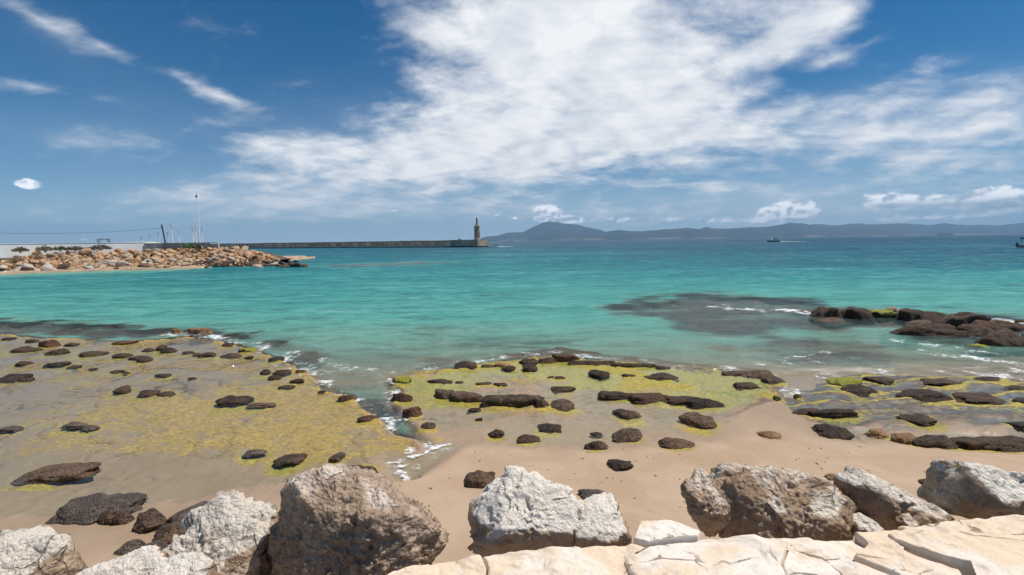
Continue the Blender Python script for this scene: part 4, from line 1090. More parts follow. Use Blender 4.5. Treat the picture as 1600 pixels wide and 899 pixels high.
FLAGS = [   # outlines as seen, on the level of the wall top
    ([(560, 925), (612, 897), (680, 878), (752, 868), (760, 890), (745, 925), (640, 950)], 0.0),
    ([(755, 869), (830, 866), (900, 858), (938, 884), (985, 925), (860, 960), (750, 930), (764, 890)], 0.012),
    ([(904, 857), (986, 845), (1010, 852), (972, 868), (978, 890), (1010, 925), (990, 926), (942, 884)], -0.012),
    ([(990, 843), (1000, 822), (1050, 817), (1094, 834), (1090, 843), (1040, 848), (1012, 851)], 0.022),
    ([(1014, 853), (1044, 850), (1096, 845), (1180, 840), (1230, 848), (1220, 880), (1236, 925), (1100, 960), (1012, 926), (981, 890), (976, 869)], 0.006),
    ([(1184, 840), (1332, 836), (1352, 850), (1330, 872), (1400, 900), (1440, 940), (1330, 965), (1240, 926), (1224, 880), (1234, 848)], -0.010),
    ([(1336, 836), (1400, 830), (1418, 834), (1386, 843), (1408, 862), (1440, 876), (1500, 893), (1530, 935), (1446, 940), (1404, 899), (1334, 871), (1356, 851)], -0.004),
    ([(1388, 843), (1420, 836), (1462, 832), (1520, 846), (1600, 852), (1660, 880), (1700, 940), (1534, 936), (1528, 894), (1480, 884), (1434, 868), (1406, 856)], 0.040),
    ([(1404, 830), (1480, 815), (1560, 810), (1640, 806), (1650, 848), (1604, 850), (1522, 844), (1464, 830), (1422, 834)], 0.016),
    ([(1644, 806), (1760, 792), (1800, 850), (1780, 930), (1706, 940), (1664, 880), (1654, 848)], 0.02),
    ([(1764, 792), (1900, 784), (2080, 774), (2120, 850), (1960, 930), (1786, 930), (1804, 850)], 0.0),
]
for k, (poly, dz) in enumerate(FLAGS):
    poly = [at_z(a, b, WZ)[:2] for a, b in poly]
    link('flagstone', flagstone(poly, 20 + k, dz, tilty=0.008 * ((k * 7) % 5 - 2)), MAT['slab'], sea_wall)

def boulder(name, outline, Y0, back, fronts, seed, mat, label, cat='boulder', group='boulders along the sea wall', **kw):
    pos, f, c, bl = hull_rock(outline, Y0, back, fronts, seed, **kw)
    me = np_mesh(name, pos, f); set_attr(me, 'bleach_toplight', bl)
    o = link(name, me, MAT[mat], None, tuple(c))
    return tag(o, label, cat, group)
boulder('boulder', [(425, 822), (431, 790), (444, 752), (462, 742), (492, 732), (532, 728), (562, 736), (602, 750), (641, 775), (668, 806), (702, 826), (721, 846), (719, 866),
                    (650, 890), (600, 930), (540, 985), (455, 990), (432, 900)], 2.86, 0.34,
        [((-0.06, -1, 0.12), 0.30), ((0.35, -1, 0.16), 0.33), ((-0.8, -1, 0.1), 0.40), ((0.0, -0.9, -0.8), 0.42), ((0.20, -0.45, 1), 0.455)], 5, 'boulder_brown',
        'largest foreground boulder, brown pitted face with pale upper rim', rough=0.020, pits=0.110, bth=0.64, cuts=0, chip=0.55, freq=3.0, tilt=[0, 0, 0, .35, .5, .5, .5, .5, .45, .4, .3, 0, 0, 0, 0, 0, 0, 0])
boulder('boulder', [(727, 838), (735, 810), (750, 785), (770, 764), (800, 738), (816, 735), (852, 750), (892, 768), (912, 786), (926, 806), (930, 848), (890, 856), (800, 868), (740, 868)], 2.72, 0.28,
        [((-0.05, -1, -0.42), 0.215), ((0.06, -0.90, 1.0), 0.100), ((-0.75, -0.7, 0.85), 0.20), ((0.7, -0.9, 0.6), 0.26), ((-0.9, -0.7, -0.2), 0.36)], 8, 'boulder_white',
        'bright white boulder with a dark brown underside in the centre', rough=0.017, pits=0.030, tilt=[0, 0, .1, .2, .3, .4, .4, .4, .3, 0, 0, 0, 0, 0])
boulder('boulder', [(896, 818), (908, 802), (935, 796), (962, 797), (978, 822), (989, 846), (960, 851), (905, 854)], 2.66, 0.17,
        [((0, -1, -0.2), 0.13), ((0.1, -0.7, 1), 0.075), ((0.7, -0.8, 0.3), 0.17)], 9, 'boulder_white', 'small white broken rock leaning on right side of white boulder', sub=5, rough=0.016, pits=0.02)
boulder('boulder', [(1108, 780), (1138, 748), (1160, 736), (1205, 737), (1252, 741), (1292, 751), (1312, 776), (1326, 792), (1331, 822), (1290, 834), (1180, 838), (1130, 836), (1114, 812)], 2.98, 0.33,
        [((0.0, -1, -0.18), 0.27), ((0.10, -0.70, 1), 0.165), ((-0.7, -0.9, 0.1), 0.34), ((0.8, -0.8, 0.2), 0.38), ((-0.35, -0.9, 0.35), 0.27)], 14, 'boulder_rust',
        'wide rusty brown boulder right of centre with a pale ridge', rough=0.022, pits=0.10, bth=0.60, cuts=5, chip=0.75, freq=2.8, tilt=[0, .3, .4, .4, .4, .4, .2, 0, 0, 0, 0, 0, 0])
boulder('boulder', [(1071, 752), (1080, 744), (1114, 748), (1126, 770), (1134, 834), (1100, 836), (1086, 810), (1070, 776)], 2.93, 0.16,
        [((0, -1, -0.3), 0.10), ((-0.6, -0.8, -0.2), 0.12), ((0.1, -0.5, 1), 0.10)], 15, 'boulder_brown', 'dark jagged rock squeezed at left end of rusty boulder', sub=5, rough=0.022, pits=0.06, bth=0.6)
boulder('boulder', [(1317, 756), (1344, 738), (1362, 740), (1420, 770), (1466, 795), (1480, 808), (1442, 820), (1400, 824), (1332, 814), (1322, 790)], 2.98, 0.24,
        [((-0.35, -1, -0.30), 0.17), ((0.45, -0.60, 1), 0.085), ((0.6, -1, 0.2), 0.26)], 17, 'boulder_tan', 'wedge shaped tan boulder with smooth shaded left face',
        sub=5, rough=0.012, pits=0.018, tilt=[-.1, .1, .3, .4, .4, .2, 0, 0, 0, 0])
boulder('boulder', [(1476, 795), (1484, 750), (1500, 722), (1522, 725), (1562, 736), (1605, 746), (1660, 765), (1665, 806), (1560, 810), (1488, 806)], 3.02, 0.30,
        [((-0.05, -1, -0.45), 0.19), ((0.15, -0.8, 0.9), 0.125), ((-0.8, -0.8, 0.25), 0.30)], 21, 'boulder_grey', 'pale grey boulder at right edge with a broken brown base',
        sub=5, rough=0.018, pits=0.030, tilt=[0, 0, .2, .3, .4, .4, 0, 0, 0, 0])
boulder('boulder', [(243, 890), (262, 850), (280, 824), (300, 800), (316, 786), (342, 784), (376, 786), (401, 795), (416, 816), (425, 846), (426, 885), (420, 985), (300, 990), (250, 940)], 2.92, 0.30,
        [((0.1, -1, -0.05), 0.28), ((-0.25, -0.80, 0.85), 0.19), ((0.6, -0.9, 0.1), 0.33), ((-0.8, -0.7, 0.1), 0.35)], 26, 'boulder_tan', 'knobbly tan boulder left of the largest one',
        rough=0.020, pits=0.050, tilt=[0, 0, 0, .2, .3, .4, .4, .3, .1, 0, 0, 0, 0, 0])
boulder('boulder', [(-110, 870), (-60, 850), (0, 845), (46, 841), (82, 855), (101, 880), (112, 930), (90, 1000), (-60, 1000), (-120, 930)], 2.75, 0.28,
        [((0.1, -1, 0.05), 0.27), ((0.2, -0.7, 0.9), 0.24), ((0.8, -0.7, 0.4), 0.34)], 31, 'boulder_tan', 'pale rounded boulder cut by the lower left corner', sub=5, rough=0.020, pits=0.045,
        tilt=[0, .2, .3, .4, .3, .1, 0, 0, 0, 0])
boulder('boulder', [(92, 905), (98, 885), (112, 864), (117, 868), (106, 905), (100, 930)], 3.1, 0.05, [((0.3, -1, 0.1), 0.05)], 33, 'boulder_rust', 'thin upright shard of rock beside the corner boulder', sub=4, rough=0.006, pits=0.006)
boulder('boulder', [(118, 900), (150, 884), (190, 868), (240, 860), (262, 866), (268, 900), (240, 960), (130, 960)], 2.72, 0.16,
        [((0.0, -0.6, 1), 0.085), ((0, -1, 0), 0.16), ((-0.6, -0.7, 0.5), 0.2)], 36, 'boulder_white', 'pale sloping rock at bottom between corner and tan boulders', sub=5, rough=0.014, pits=0.025, tilt=[.2, .4, .4, .3, 0, 0, 0, 0])
boulder('boulder', [(236, 890), (262, 880), (300, 878), (322, 886), (327, 905), (320, 950), (240, 950)], 2.52, 0.13,
        [((0.0, -0.5, 1), 0.07), ((0, -1, 0), 0.12)], 38, 'boulder_white', 'flat whitish stone at bottom in front of tan boulder', sub=5, rough=0.010, pits=0.016)
boulder('boulder', [(1331, 822), (1336, 814), (1356, 811), (1370, 818), (1373, 832), (1335, 834)], 2.80, 0.09, [((0, -0.6, 1), 0.035), ((0, -1, 0), 0.07)], 41, 'boulder_tan',
        'small cream stone between rusty and wedge boulders', sub=4, rough=0.008, pits=0.01)
boulder('boulder', [(1405, 818), (1412, 808), (1426, 808), (1433, 820), (1430, 828), (1408, 828)], 2.78, 0.05, [((0, -0.6, 1), 0.03), ((0, -1, 0), 0.05)], 42, 'boulder_rust',
        'small brown chip stone under the wedge boulder', sub=4, rough=0.006, pits=0.008)

# ------------------------------------------------------------------ left breakwater mound
def mound_mat(name, a, b, c_):
    m, t, bs, _ = new_mat(name); c = obj_coord(t); r = rnd(t)
    n = noise(t, c, 2.2, 5, 0.6, 0.3); n2 = noise(t, c, 9, 4, 0.65)
    col = mixc(t, (n + (r - 0.5) * 0.6).step(0.35, 0.65), a, b); col = mixc(t, (n2 + (r - 0.5) * 0.3).step(0.52, 0.66) * 0.7, col, c_)
    put(t, bs, 'Base Color', col); put(t, bs, 'Roughness', 0.92); bump(t, bs, n2, 0.6, 0.12); return m
MAT['rip_orange'] = mound_mat('orange_armour_stone', (0.46, 0.275, 0.145), (0.62, 0.43, 0.275), (0.24, 0.145, 0.085))
MAT['rip_grey'] = mound_mat('grey_armour_stone', (0.46, 0.40, 0.33), (0.62, 0.57, 0.50), (0.25, 0.21, 0.18))
MAT['rip_dark'] = mound_mat('wet_armour_stone', (0.075, 0.045, 0.030), (0.17, 0.105, 0.065), (0.035, 0.025, 0.020))
MAT['rip_tan'] = mound_mat('tan_armour_stone', (0.40, 0.29, 0.19), (0.54, 0.44, 0.33), (0.22, 0.15, 0.10))
RIP = {}
for mk in ('rip_orange', 'rip_grey', 'rip_dark', 'rip_tan'):
    RIP[mk] = []
    for k in range(5):
        pos, f = rock_verts((1.1, 0.80, 0.62), 700 + k * 11 + len(mk), 3, 8, 40.0, 0.09, 1.6, octv=3)
        me = np_mesh('armour_stone', pos, f, smooth=False); me.materials.append(MAT[mk]); RIP[mk].append(me)
rr = random.Random(11)
toe_in = [(-100, 68.7), (-80.5, 72.5), (-70, 80.5), (-64, 83), (-56, 84), (-47, 86)]
tx = np.array([p[0] for p in toe_in]); ty = np.array([p[1] for p in toe_in])
CREST = [(-110, 2.45), (-88, 2.5), (-78, 2.75), (-64, 3.1), (-55, 3.25), (-51, 2.6), (-47.5, 1.4), (-46, 0.8)]
cxs = np.array([c[0] for c in CREST]); czs = np.array([c[1] for c in CREST])
core = MB(); vs = []; fs = []
cx = np.linspace(-112, -47, 40)
for x in cx:
    yt = float(np.interp(x, tx, ty)); zc = float(np.interp(x, cxs, czs))
    vs += [(x, yt + 0.6, -0.5), (x, yt + 8.6, zc - 0.45), (x, yt + 15, zc - 0.40), (x, yt + 22, -0.6)]
for k in range(39):
    a, b = 4 * k, 4 * k + 4; fs += [(a, b, b + 1, a + 1), (a + 1, b + 1, b + 2, a + 2), (a + 2, b + 2, b + 3, a + 3)]
tag(core.add(vs, fs).build('mound', simple('mound_earth', (0.10, 0.070, 0.045), 0.95, 0.35, 0.8)), kind='structure')
nrip = 0
for row in range(9):
    t = (row + 0.15) / 8.6
    x = -84.5 + rr.uniform(0, 0.6)
    while x < -46.2:
        s = rr.choice([0.5, 0.65, 0.8, 0.95, 1.15]) * rr.uniform(0.9, 1.1) * (0.80 - 0.18 * t)
        s *= 1.15 if x < -70 else 1.0
        yt = float(np.interp(x, tx, ty)); zc = float(np.interp(x, cxs, czs))
        y = yt + 0.3 + 8.2 * t + rr.uniform(-0.7, 0.7)
        z = -0.05 + (zc + 0.15) * t + rr.uniform(-0.28, 0.22)
        if x < -72.4 and y > 94.2 + (x + 72.4) * 1.635 - 0.35: x += s * 1.6; continue      # keep clear of the white wall
        if t < 0.16: mk = rr.choice(['rip_dark', 'rip_dark', 'rip_tan']) if x > -66 else rr.choice(['rip_tan', 'rip_grey', 'rip_dark', 'rip_grey'])
        elif t < 0.42: mk = rr.choice(['rip_grey', 'rip_grey', 'rip_tan', 'rip_tan', 'rip_orange'])
        else: mk = rr.choice(['rip_orange', 'rip_orange', 'rip_orange', 'rip_orange', 'rip_tan', 'rip_tan'])
        if x > -57 and t < 0.32: mk = 'rip_dark'
        if x > -50: mk = 'rip_dark' if t < 0.6 else 'rip_orange'
        o = bpy.data.objects.new('armour_stone', rr.choice(RIP[mk])); COL.objects.link(o)
        o.location = (x, y, z); o.scale = (s * rr.uniform(0.85, 1.25), s * rr.uniform(0.8, 1.1), s * rr.uniform(0.7, 1.0))
        o.rotation_euler = (rr.uniform(-.8, .8), rr.uniform(-.6, .6), rr.uniform(0, 6.28))
        tier = 'bottom rows' if row < 2 else ('lower middle rows' if row < 4 else ('upper middle rows' if row < 6 else 'top rows'))
        part = 'left part' if x < -70 else ('middle part' if x < -58 else 'tip')
        tone = {'rip_orange': 'orange brown', 'rip_grey': 'pale grey', 'rip_dark': 'dark wet', 'rip_tan': 'tan'}[mk]
        lab = '%s stone in the %s, %s of the left rock mound' % (tone, tier, part)
        tag(o, lab, 'rock', '%s stones, %s, %s of the mound' % (tone, tier, part)); nrip += 1
        x += s * rr.uniform(1.5, 2.0)
# rubble wedged between the larger stones
V = []; Fc = []
for k in range(900):
    x = rr.uniform(-84, -46.5); t = rr.random()
    yt = float(np.interp(x, tx, ty)); zc = float(np.interp(x, cxs, czs))
    if x < -72.4 and yt + 0.5 + 8.1 * t > 94.2 + (x + 72.4) * 1.635 - 0.6: continue
    s = rr.uniform(0.22, 0.45); c = np.array([x, yt + 0.5 + 8.1 * t, 0.05 + (zc - 0.05) * t])
    q = np.array([[rr.gauss(0, 1), rr.gauss(0, 1), rr.gauss(0, 1)] for _ in range(3)]); q, _ = np.linalg.qr(q)
    cube = np.array([[a, b, d] for a in (-1, 1) for b in (-1, 1) for d in (-1, 1)], float) * np.array([1, 0.75, 0.6]) * s * np.array([[rr.uniform(.6, 1.1)] for _ in range(8)])
    b0 = len(V); V += [tuple(c + w_) for w_ in cube @ q.T]
    Fc += [tuple(b0 + i for i in f) for f in ((0, 1, 3, 2), (4, 6, 7, 5), (0, 4, 5, 1), (2, 3, 7, 6), (0, 2, 6, 4), (1, 5, 7, 3))]
tag(MB().add(V, Fc).build('rubble', MAT['rip_orange']), 'orange rubble wedged between the stones of the mound', 'rubble', None, 'stuff')
# low tail of dark rocks running out from the mound
for k, (px, py, s) in enumerate([(398, 414.5, .9), (406, 415, .7), (413, 414, .85), (421, 415.5, .6), (428, 415, .75), (436, 416, .5), (443, 414.5, .8), (450, 416, .7), (455, 412, .62), (459, 416, .9), (466, 416.5, .75), (473, 416.5, .6), (402, 417, .6), (446, 417.5, .5)]):
    g = at_z(px, py, 0.1); mk = 'rip_dark' if k % 4 else 'rip_tan'
    o = bpy.data.objects.new('armour_stone', RIP[mk][k % 5]); COL.objects.link(o)
    o.location = (g[0], g[1], 0.15 if k != 8 else 0.55); o.scale = (s * 1.3, s, s * 0.95); o.rotation_euler = (rr.uniform(-.3, .3), rr.uniform(-.3, .3), rr.uniform(0, 6.28))
    if mk == 'rip_tan': tag(o, 'tan rock in the low tail off the breakwater tip', 'rock', 'tan rocks in the low tail')
    else: tag(o, 'dark rock in the low tail off the breakwater tip', 'rock', 'dark rocks in the low tail')

# weed scraps and pebbles scattered over the sand below the wall
R_ = random.Random(77); V = []; Fc = []; CH_ = 0
while CH_ < 170:
    px = R_.uniform(420, 1500); py = R_.uniform(690, 815); gq = at_z(px, py, 0.2); zq = bed1(gq[0], gq[1])
    CH_ += 1
    if zq < 0.03: continue
    s = R_.uniform(0.006, 0.020) * (1.6 if R_.random() < 0.12 else 1.0); a = R_.uniform(0, 3.14)
    b0 = len(V); ca_, sa_ = math.cos(a), math.sin(a)
    for (ux, uy, uz) in ((1.6, 0, 0), (0, .8, 0), (-1.5, 0.2, 0), (0, -.7, 0), (0.2, 0, 0.7)):
        V.append((gq[0] + s * (ux * ca_ - uy * sa_), gq[1] + s * (ux * sa_ + uy * ca_), zq + s * uz))
    Fc += [(b0, b0 + 1, b0 + 4), (b0 + 1, b0 + 2, b0 + 4), (b0 + 2, b0 + 3, b0 + 4), (b0 + 3, b0, b0 + 4)]
tag(MB().add(V, Fc).build('weed_scraps', simple('dry_weed_and_grit', (0.16, 0.115, 0.06), 0.9, 0.5, 30)), 'scattered weed scraps and grit on the sand', 'weed', None, 'stuff')

# ------------------------------------------------------------------ walls and things on the left mound
MAT['whitewash'] = simple('whitewashed_render', (0.82, 0.82, 0.80), 0.85, 0.06, 0.7)
MAT['concrete'] = simple('stained_concrete', (0.40, 0.34, 0.27), 0.9, 0.32, 0.55)
MAT['concrete_pale'] = simple('pale_stained_concrete', (0.50, 0.45, 0.38), 0.9, 0.28, 0.6)
MAT['steel_dark'] = simple('dark_painted_steel', (0.045, 0.05, 0.055), 0.5, 0.2, 4.0)
MAT['steel_pale'] = simple('pale_galvanised_steel', (0.80, 0.81, 0.82), 0.5, 0.06, 3.0, 0.0)
MAT['wood_dark'] = simple('dark_weathered_wood', (0.07, 0.055, 0.045), 0.85, 0.3, 5.0)
MAT['shed_green'] = simple('pale_green_sheeting', (0.46, 0.55, 0.44), 0.7, 0.15, 0.6)
MAT['stone_old'] = simple('old_harbour_stone', (0.34, 0.27, 0.20), 0.92, 0.35, 0.25)
MAT['stone_old2'] = simple('brown_harbour_stone', (0.30, 0.225, 0.16), 0.92, 0.35, 0.3)
MAT['stone_dark'] = simple('weedy_harbour_foot', (0.045, 0.036, 0.028), 0.8, 0.3, 0.4)
MAT['stone_pale'] = simple('pale_coping_stone', (0.44, 0.39, 0.32), 0.9, 0.2, 0.4)
MAT['tower_stone'] = simple('rough_tower_stone', (0.30, 0.235, 0.165), 0.92, 0.3, 0.8)
MAT['tower_white'] = simple('white_sunlit_side', (0.78, 0.77, 0.74), 0.85, 0.08, 1.0)  # white standing in for sunlight on the tower's right side
MAT['statue'] = simple('reddish_statue_stone', (0.20, 0.14, 0.12), 0.8, 0.25, 1.0)

def bar(p, q, half, z0, z1, n=1):
    """upright wall strip between two plan points"""
    p = Vector((p[0], p[1], 0)); q = Vector((q[0], q[1], 0)); d = (q - p).normalized(); s = Vector((-d.y, d.x, 0)) * half
    vs = [p - s, q - s, q + s, p + s]
    v = [(a.x, a.y, z0) for a in vs] + [(a.x, a.y, z1) for a in vs]
    return v, [(3, 2, 1, 0), (4, 5, 6, 7), (0, 1, 5, 4), (1, 2, 6, 5), (2, 3, 7, 6), (3, 0, 4, 7)]
def rp(px, py, Y): return at_y(px, py, Y)
# white wall: three panels with a coping, rising a little to the right
wr = empty('boundary_wall', (-88, 92, 2.7)); tag(wr, 'long low whitewashed wall on top of the left mound', 'wall')
Wp = [(-92, 62.2), (-87, 70.3), (-80, 81.8), (-72.4, 94.2)]
for k in range(3):
    v, f = bar((Wp[k][0] + 88, Wp[k][1] - 92), (Wp[k + 1][0] + 88 - 0.06, Wp[k + 1][1] - 92), 0.2, -0.4, 1.78 + 0.05 * k)
    MB().add(v, f).build('wall_panel', MAT['whitewash'], wr)
    v, f = bar((Wp[k][0] + 88, Wp[k][1] - 92), (Wp[k + 1][0] + 88 - 0.06, Wp[k + 1][1] - 92), 0.26, 1.783 + 0.05 * k, 1.86 + 0.05 * k)
    MB().add(v, f).build('coping', MAT['whitewash'], wr)
cw_ = empty('concrete_wall', (-66, 94, 2.9)); tag(cw_, 'stained beige concrete wall right of the white wall', 'wall')
Cx = [-72.3, -68.6, -64.8, -63.2, -59.9, -58.0]
for k in range(5):
    v, f = bar((Cx[k] + 66, 0.1 * k), (Cx[k + 1] + 66 - 0.05, 0.1 * k + 0.02 * (k % 2)), 0.25 + 0.03 * (k % 2), -0.6, [1.42, 1.44, 1.40, 1.44, 1.30][k])
    MB().add(v, f).build('wall_panel', [MAT['concrete_pale'], MAT['concrete'], MAT['concrete_pale'], MAT['concrete'], MAT['concrete_pale']][k], cw_)
v, f = bar((Cx[0] + 66, 0.0), (Cx[-1] + 66, 0.4), 0.34, 1.443, 1.56); MB().add(v, f).build('coping', MAT['stone_pale'], cw_)

def bush(name, px, py, Y, w, h, col1, col2, label, seed):
    """low shrub: short stems and a loose crown of leaf blades"""
    if px < 200:                 # just in front of the white wall
        sl = ray(px, py)[0] / ray(px, py)[1]
        for a_, b_ in zip(Wp[:-1], Wp[1:]):
            for u in np.linspace(0, 1, 60):
                X_ = a_[0] + (b_[0] - a_[0]) * u; Y_ = a_[1] + (b_[1] - a_[1]) * u
                if abs(X_ / Y_ - sl) < 0.006: Y = Y_ - 1.6
    c = rp(px, py, Y); r = empty(name, tuple(c)); tag(r, label, 'shrub', 'shrubs on the left mound')
    R = random.Random(seed)
    st = MB()
    for k in range(7):
        a = R.uniform(0, 6.28); st.tube((0, 0, -0.3), (math.cos(a) * w * 0.25, math.sin(a) * w * 0.2, h * 0.55), 0.04, 0.015, 5)
    st.build('stem', MAT['wood_dark'], r)
    n = 420; V = []; Fc = []
    for k in range(n):
        a = R.uniform(0, 6.28); q = math.sqrt(R.random()); lump = 0.75 + 0.25 * math.sin(a * 3 + seed) * math.cos(q * 5 + seed)
        p = Vector((math.cos(a) * q * w * 0.5, math.sin(a) * q * w * 0.35, R.random() ** 0.7 * h * (1 - 0.65 * q * q) * lump))
        u = Vector((R.gauss(0, 1), R.gauss(0, 1), R.gauss(0, 1))).normalized(); v_ = u.orthogonal().normalized()
        s = R.uniform(0.07, 0.19)
        b = len(V); V += [p - u * s, p + v_ * s * 0.5, p + u * s, p - v_ * s * 0.5]; Fc.append((b, b + 1, b + 2, b + 3))
    m, t, bs, _ = new_mat(name + '_leaves'); cc = obj_coord(t)
    put(t, bs, 'Base Color', mixc(t, noise(t, cc, 2.5, 4, 0.6).step(0.35, 0.65), col1, col2)); put(t, bs, 'Roughness', 0.75)
    MB().add(V, Fc).build('crown', m, r)
bush('shrub', 32, 393, 86, 2.4, 0.85, (0.11, 0.07, 0.045), (0.16, 0.12, 0.07), 'small dry brown shrub before white wall, farthest left', 1)
bush('shrub', 70, 392, 88, 2.6, 1.10, (0.22, 0.13, 0.10), (0.13, 0.13, 0.055), 'pinkish dry shrub before the white wall', 2)
bush('shrub', 94, 391, 88, 2.2, 0.85, (0.09, 0.13, 0.03), (0.05, 0.09, 0.025), 'green low shrub in the left shrub row', 3)
bush('shrub', 117, 391, 89, 3.0, 0.90, (0.14, 0.085, 0.055), (0.09, 0.07, 0.035), 'brown spreading shrub between the green one and dark one', 4)
bush('shrub', 138, 391, 89, 2.0, 0.6, (0.12, 0.10, 0.04), (0.10, 0.06, 0.045), 'lowest olive brown shrub in the left row', 5)
bush('shrub', 158, 390, 89.5, 3.6, 1.15, (0.10, 0.055, 0.045), (0.055, 0.055, 0.03), 'dark purple brown shrub under the steel frame', 6)
bush('shrub', 296, 388, 90, 2.3, 1.05, (0.07, 0.14, 0.025), (0.035, 0.085, 0.018), 'fresh green shrub before the concrete wall', 7)
bush('shrub', 308, 388, 90, 1.6, 0.95, (0.12, 0.10, 0.05), (0.08, 0.055, 0.035), 'brown shrub beside the fresh green one', 8)

# steel frame
fr_ = empty('steel_frame', tuple(rp(162, 381, 98))); tag(fr_, 'small dark steel frame with braces above white wall', 'frame')
for x in (-1.15, 1.25): MB().tube((x, 0, -1.2), (x, 0, 0.92), 0.075, None, 6).build('post', MAT['steel_dark'], fr_)
MB().tube((-1.2, 0, 0.90), (1.3, 0, 0.90), 0.07, None, 6).build('crossbeam', MAT['steel_dark'], fr_)
MB().tube((-1.15, 0, 0.15), (-0.35, 0, 0.88), 0.05, None, 6).build('brace', MAT['steel_dark'], fr_)
MB().tube((1.25, 0, 0.15), (0.55, 0, 0.88), 0.05, None, 6).build('brace', MAT['steel_dark'], fr_)
MB().tube((-1.4, 0, 0.1), (1.3, 0, 0.2), 0.045, None, 6).build('rail', MAT['steel_dark'], fr_)
# leaning pole and its cable
pa = rp(259.5, 381, 98); pb = rp(252.5, 351, 98)
pole = empty('leaning_pole', tuple(pa)); tag(pole, 'dark wooden pole leaning left behind the concrete wall', 'pole')
dv = Vector(pb - pa)
MB().tube((0, 0, -1.0), dv, 0.16, 0.12, 8).build('post', MAT['wood_dark'], pole)
MB().tube(dv * 0.86 + Vector((-0.3, 0, 0)), dv * 0.86 + Vector((0.2, 0, 0.02)), 0.05, None, 6).build('insulator', MAT['steel_dark'], pole)
ca = rp(252.8, 356.5, 98); cb = rp(-160, 356, 80)
cab = MB(); pts_ = []
for k in range(31):
    u = k / 30; p = ca * (1 - u) + cb * u; pts_.append(p - np.array([0, 0, 4 * u * (1 - u) * 1.05]))
for p, q_ in zip(pts_[:-1], pts_[1:]): cab.tube(p, q_, 0.024, None, 5)
co = cab.build('overhead_cable', MAT['steel_dark'])
tag(co, 'thin sagging cable running left from the leaning pole', 'cable')
# lamp posts
for px, pt, Y, lab in [(269.5, 352, 112, 'tallest pale lamp post, just right of leaning pole'), (281, 362, 128, 'pale lamp post right of the tallest lamp post'),
                       (302, 357, 120, 'left of two pale lamp posts just left of mast'), (306.5, 355.5, 118, 'right of two pale lamp posts just left of mast'),
                       (317, 357.5, 116, 'pale lamp post standing right of the tall mast'), (263, 364, 150, 'faint far lamp post behind the leaning pole'),
                       (248.5, 364.5, 150, 'faint far lamp post left of the leaning pole'), (235, 369, 170, 'short far lamp post above the green shed'),
                       (222, 371, 185, 'shortest far lamp post, leftmost of all lamp posts')]:
    a = rp(px, 381, Y); b = rp(px, pt, Y); H = b[2] - a[2]
    r = empty('lamp_post', tuple(a)); tag(r, lab, 'lamp post', 'lamp posts of the harbour')
    MB().tube((0, 0, -2.5), (0, 0, H), 0.16, 0.11, 8).build('post', MAT['steel_pale'], r)
    hd = MB().box(-0.55, 0.55, -0.12, 0.12, H, H + 0.14).build('lamp_head', MAT['steel_pale'], r)
# mast
a = rp(312.5, 381, 112); b = rp(306, 301, 112); H = b[2] - a[2]
mr = empty('mast', tuple(a)); tag(mr, 'very tall thin mast with a small box near its top', 'mast')
MB().tube((0, 0, -2), (0, 0, H * 0.5), 0.16, 0.12, 8).build('lower_tube', MAT['steel_pale'], mr)
MB().tube((0, 0, H * 0.5), (0, 0, H * 0.93), 0.11, 0.075, 8).build('upper_tube', MAT['steel_pale'], mr)
MB().tube((0, 0, H * 0.93), (0, 0, H), 0.04, 0.03, 6).build('tip_rod', MAT['steel_dark'], mr)
MB().box(-0.16, 0.12, -0.12, 0.12, H * 0.905, H * 0.945).build('beacon_box', MAT['steel_dark'], mr)
# shed
s0 = rp(191, 382, 135); s1 = rp(243, 382, 135)
sh = empty('shed', (0.5 * (s0[0] + s1[0]), 135, 2.0)); tag(sh, 'long low pale green shed behind the white wall', 'shed')
hw = 0.5 * (s1[0] - s0[0])
MB().box(-hw, hw, -3, 3, 0, 2.55).build('wall', MAT['shed_green'], sh)
MB().add([(-hw - .2, -3.2, 2.553), (hw + .2, -3.2, 2.553), (hw + .2, 3.2, 2.553), (-hw - .2, 3.2, 2.553), (-hw + 1.0, 0, 3.05), (hw - .2, 0, 3.05)],
         [(0, 1, 5, 4), (1, 2, 5), (2, 3, 4, 5), (3, 0, 4), (3, 2, 1, 0)]).build('roof', MAT['shed_green'], sh)
for k in range(6): MB().box(-hw + 0.5 + k * 1.5, -hw + 0.8 + k * 1.5, -3.05, -3.003, 1.2, 2.5).build('door_slat', MAT['steel_dark'], sh)

# ------------------------------------------------------------------ long pier with its tower
PA = Vector((-27.5, 331.0, 0)); PB = Vector((-310.0, 497.0, 0))       # seaward end, land end
pd = (PB - PA); PLn = pd.length; pd.normalize(); pn = Vector((pd.y, -pd.x, 0))
if pn.y > 0: pn = -pn                                                  # side facing the beach
pier = empty('pier', PA); pier.rotation_euler = (0, 0, math.atan2(pd.y, pd.x)); tag(pier, 'long straight stone pier reaching across the bay', 'pier')
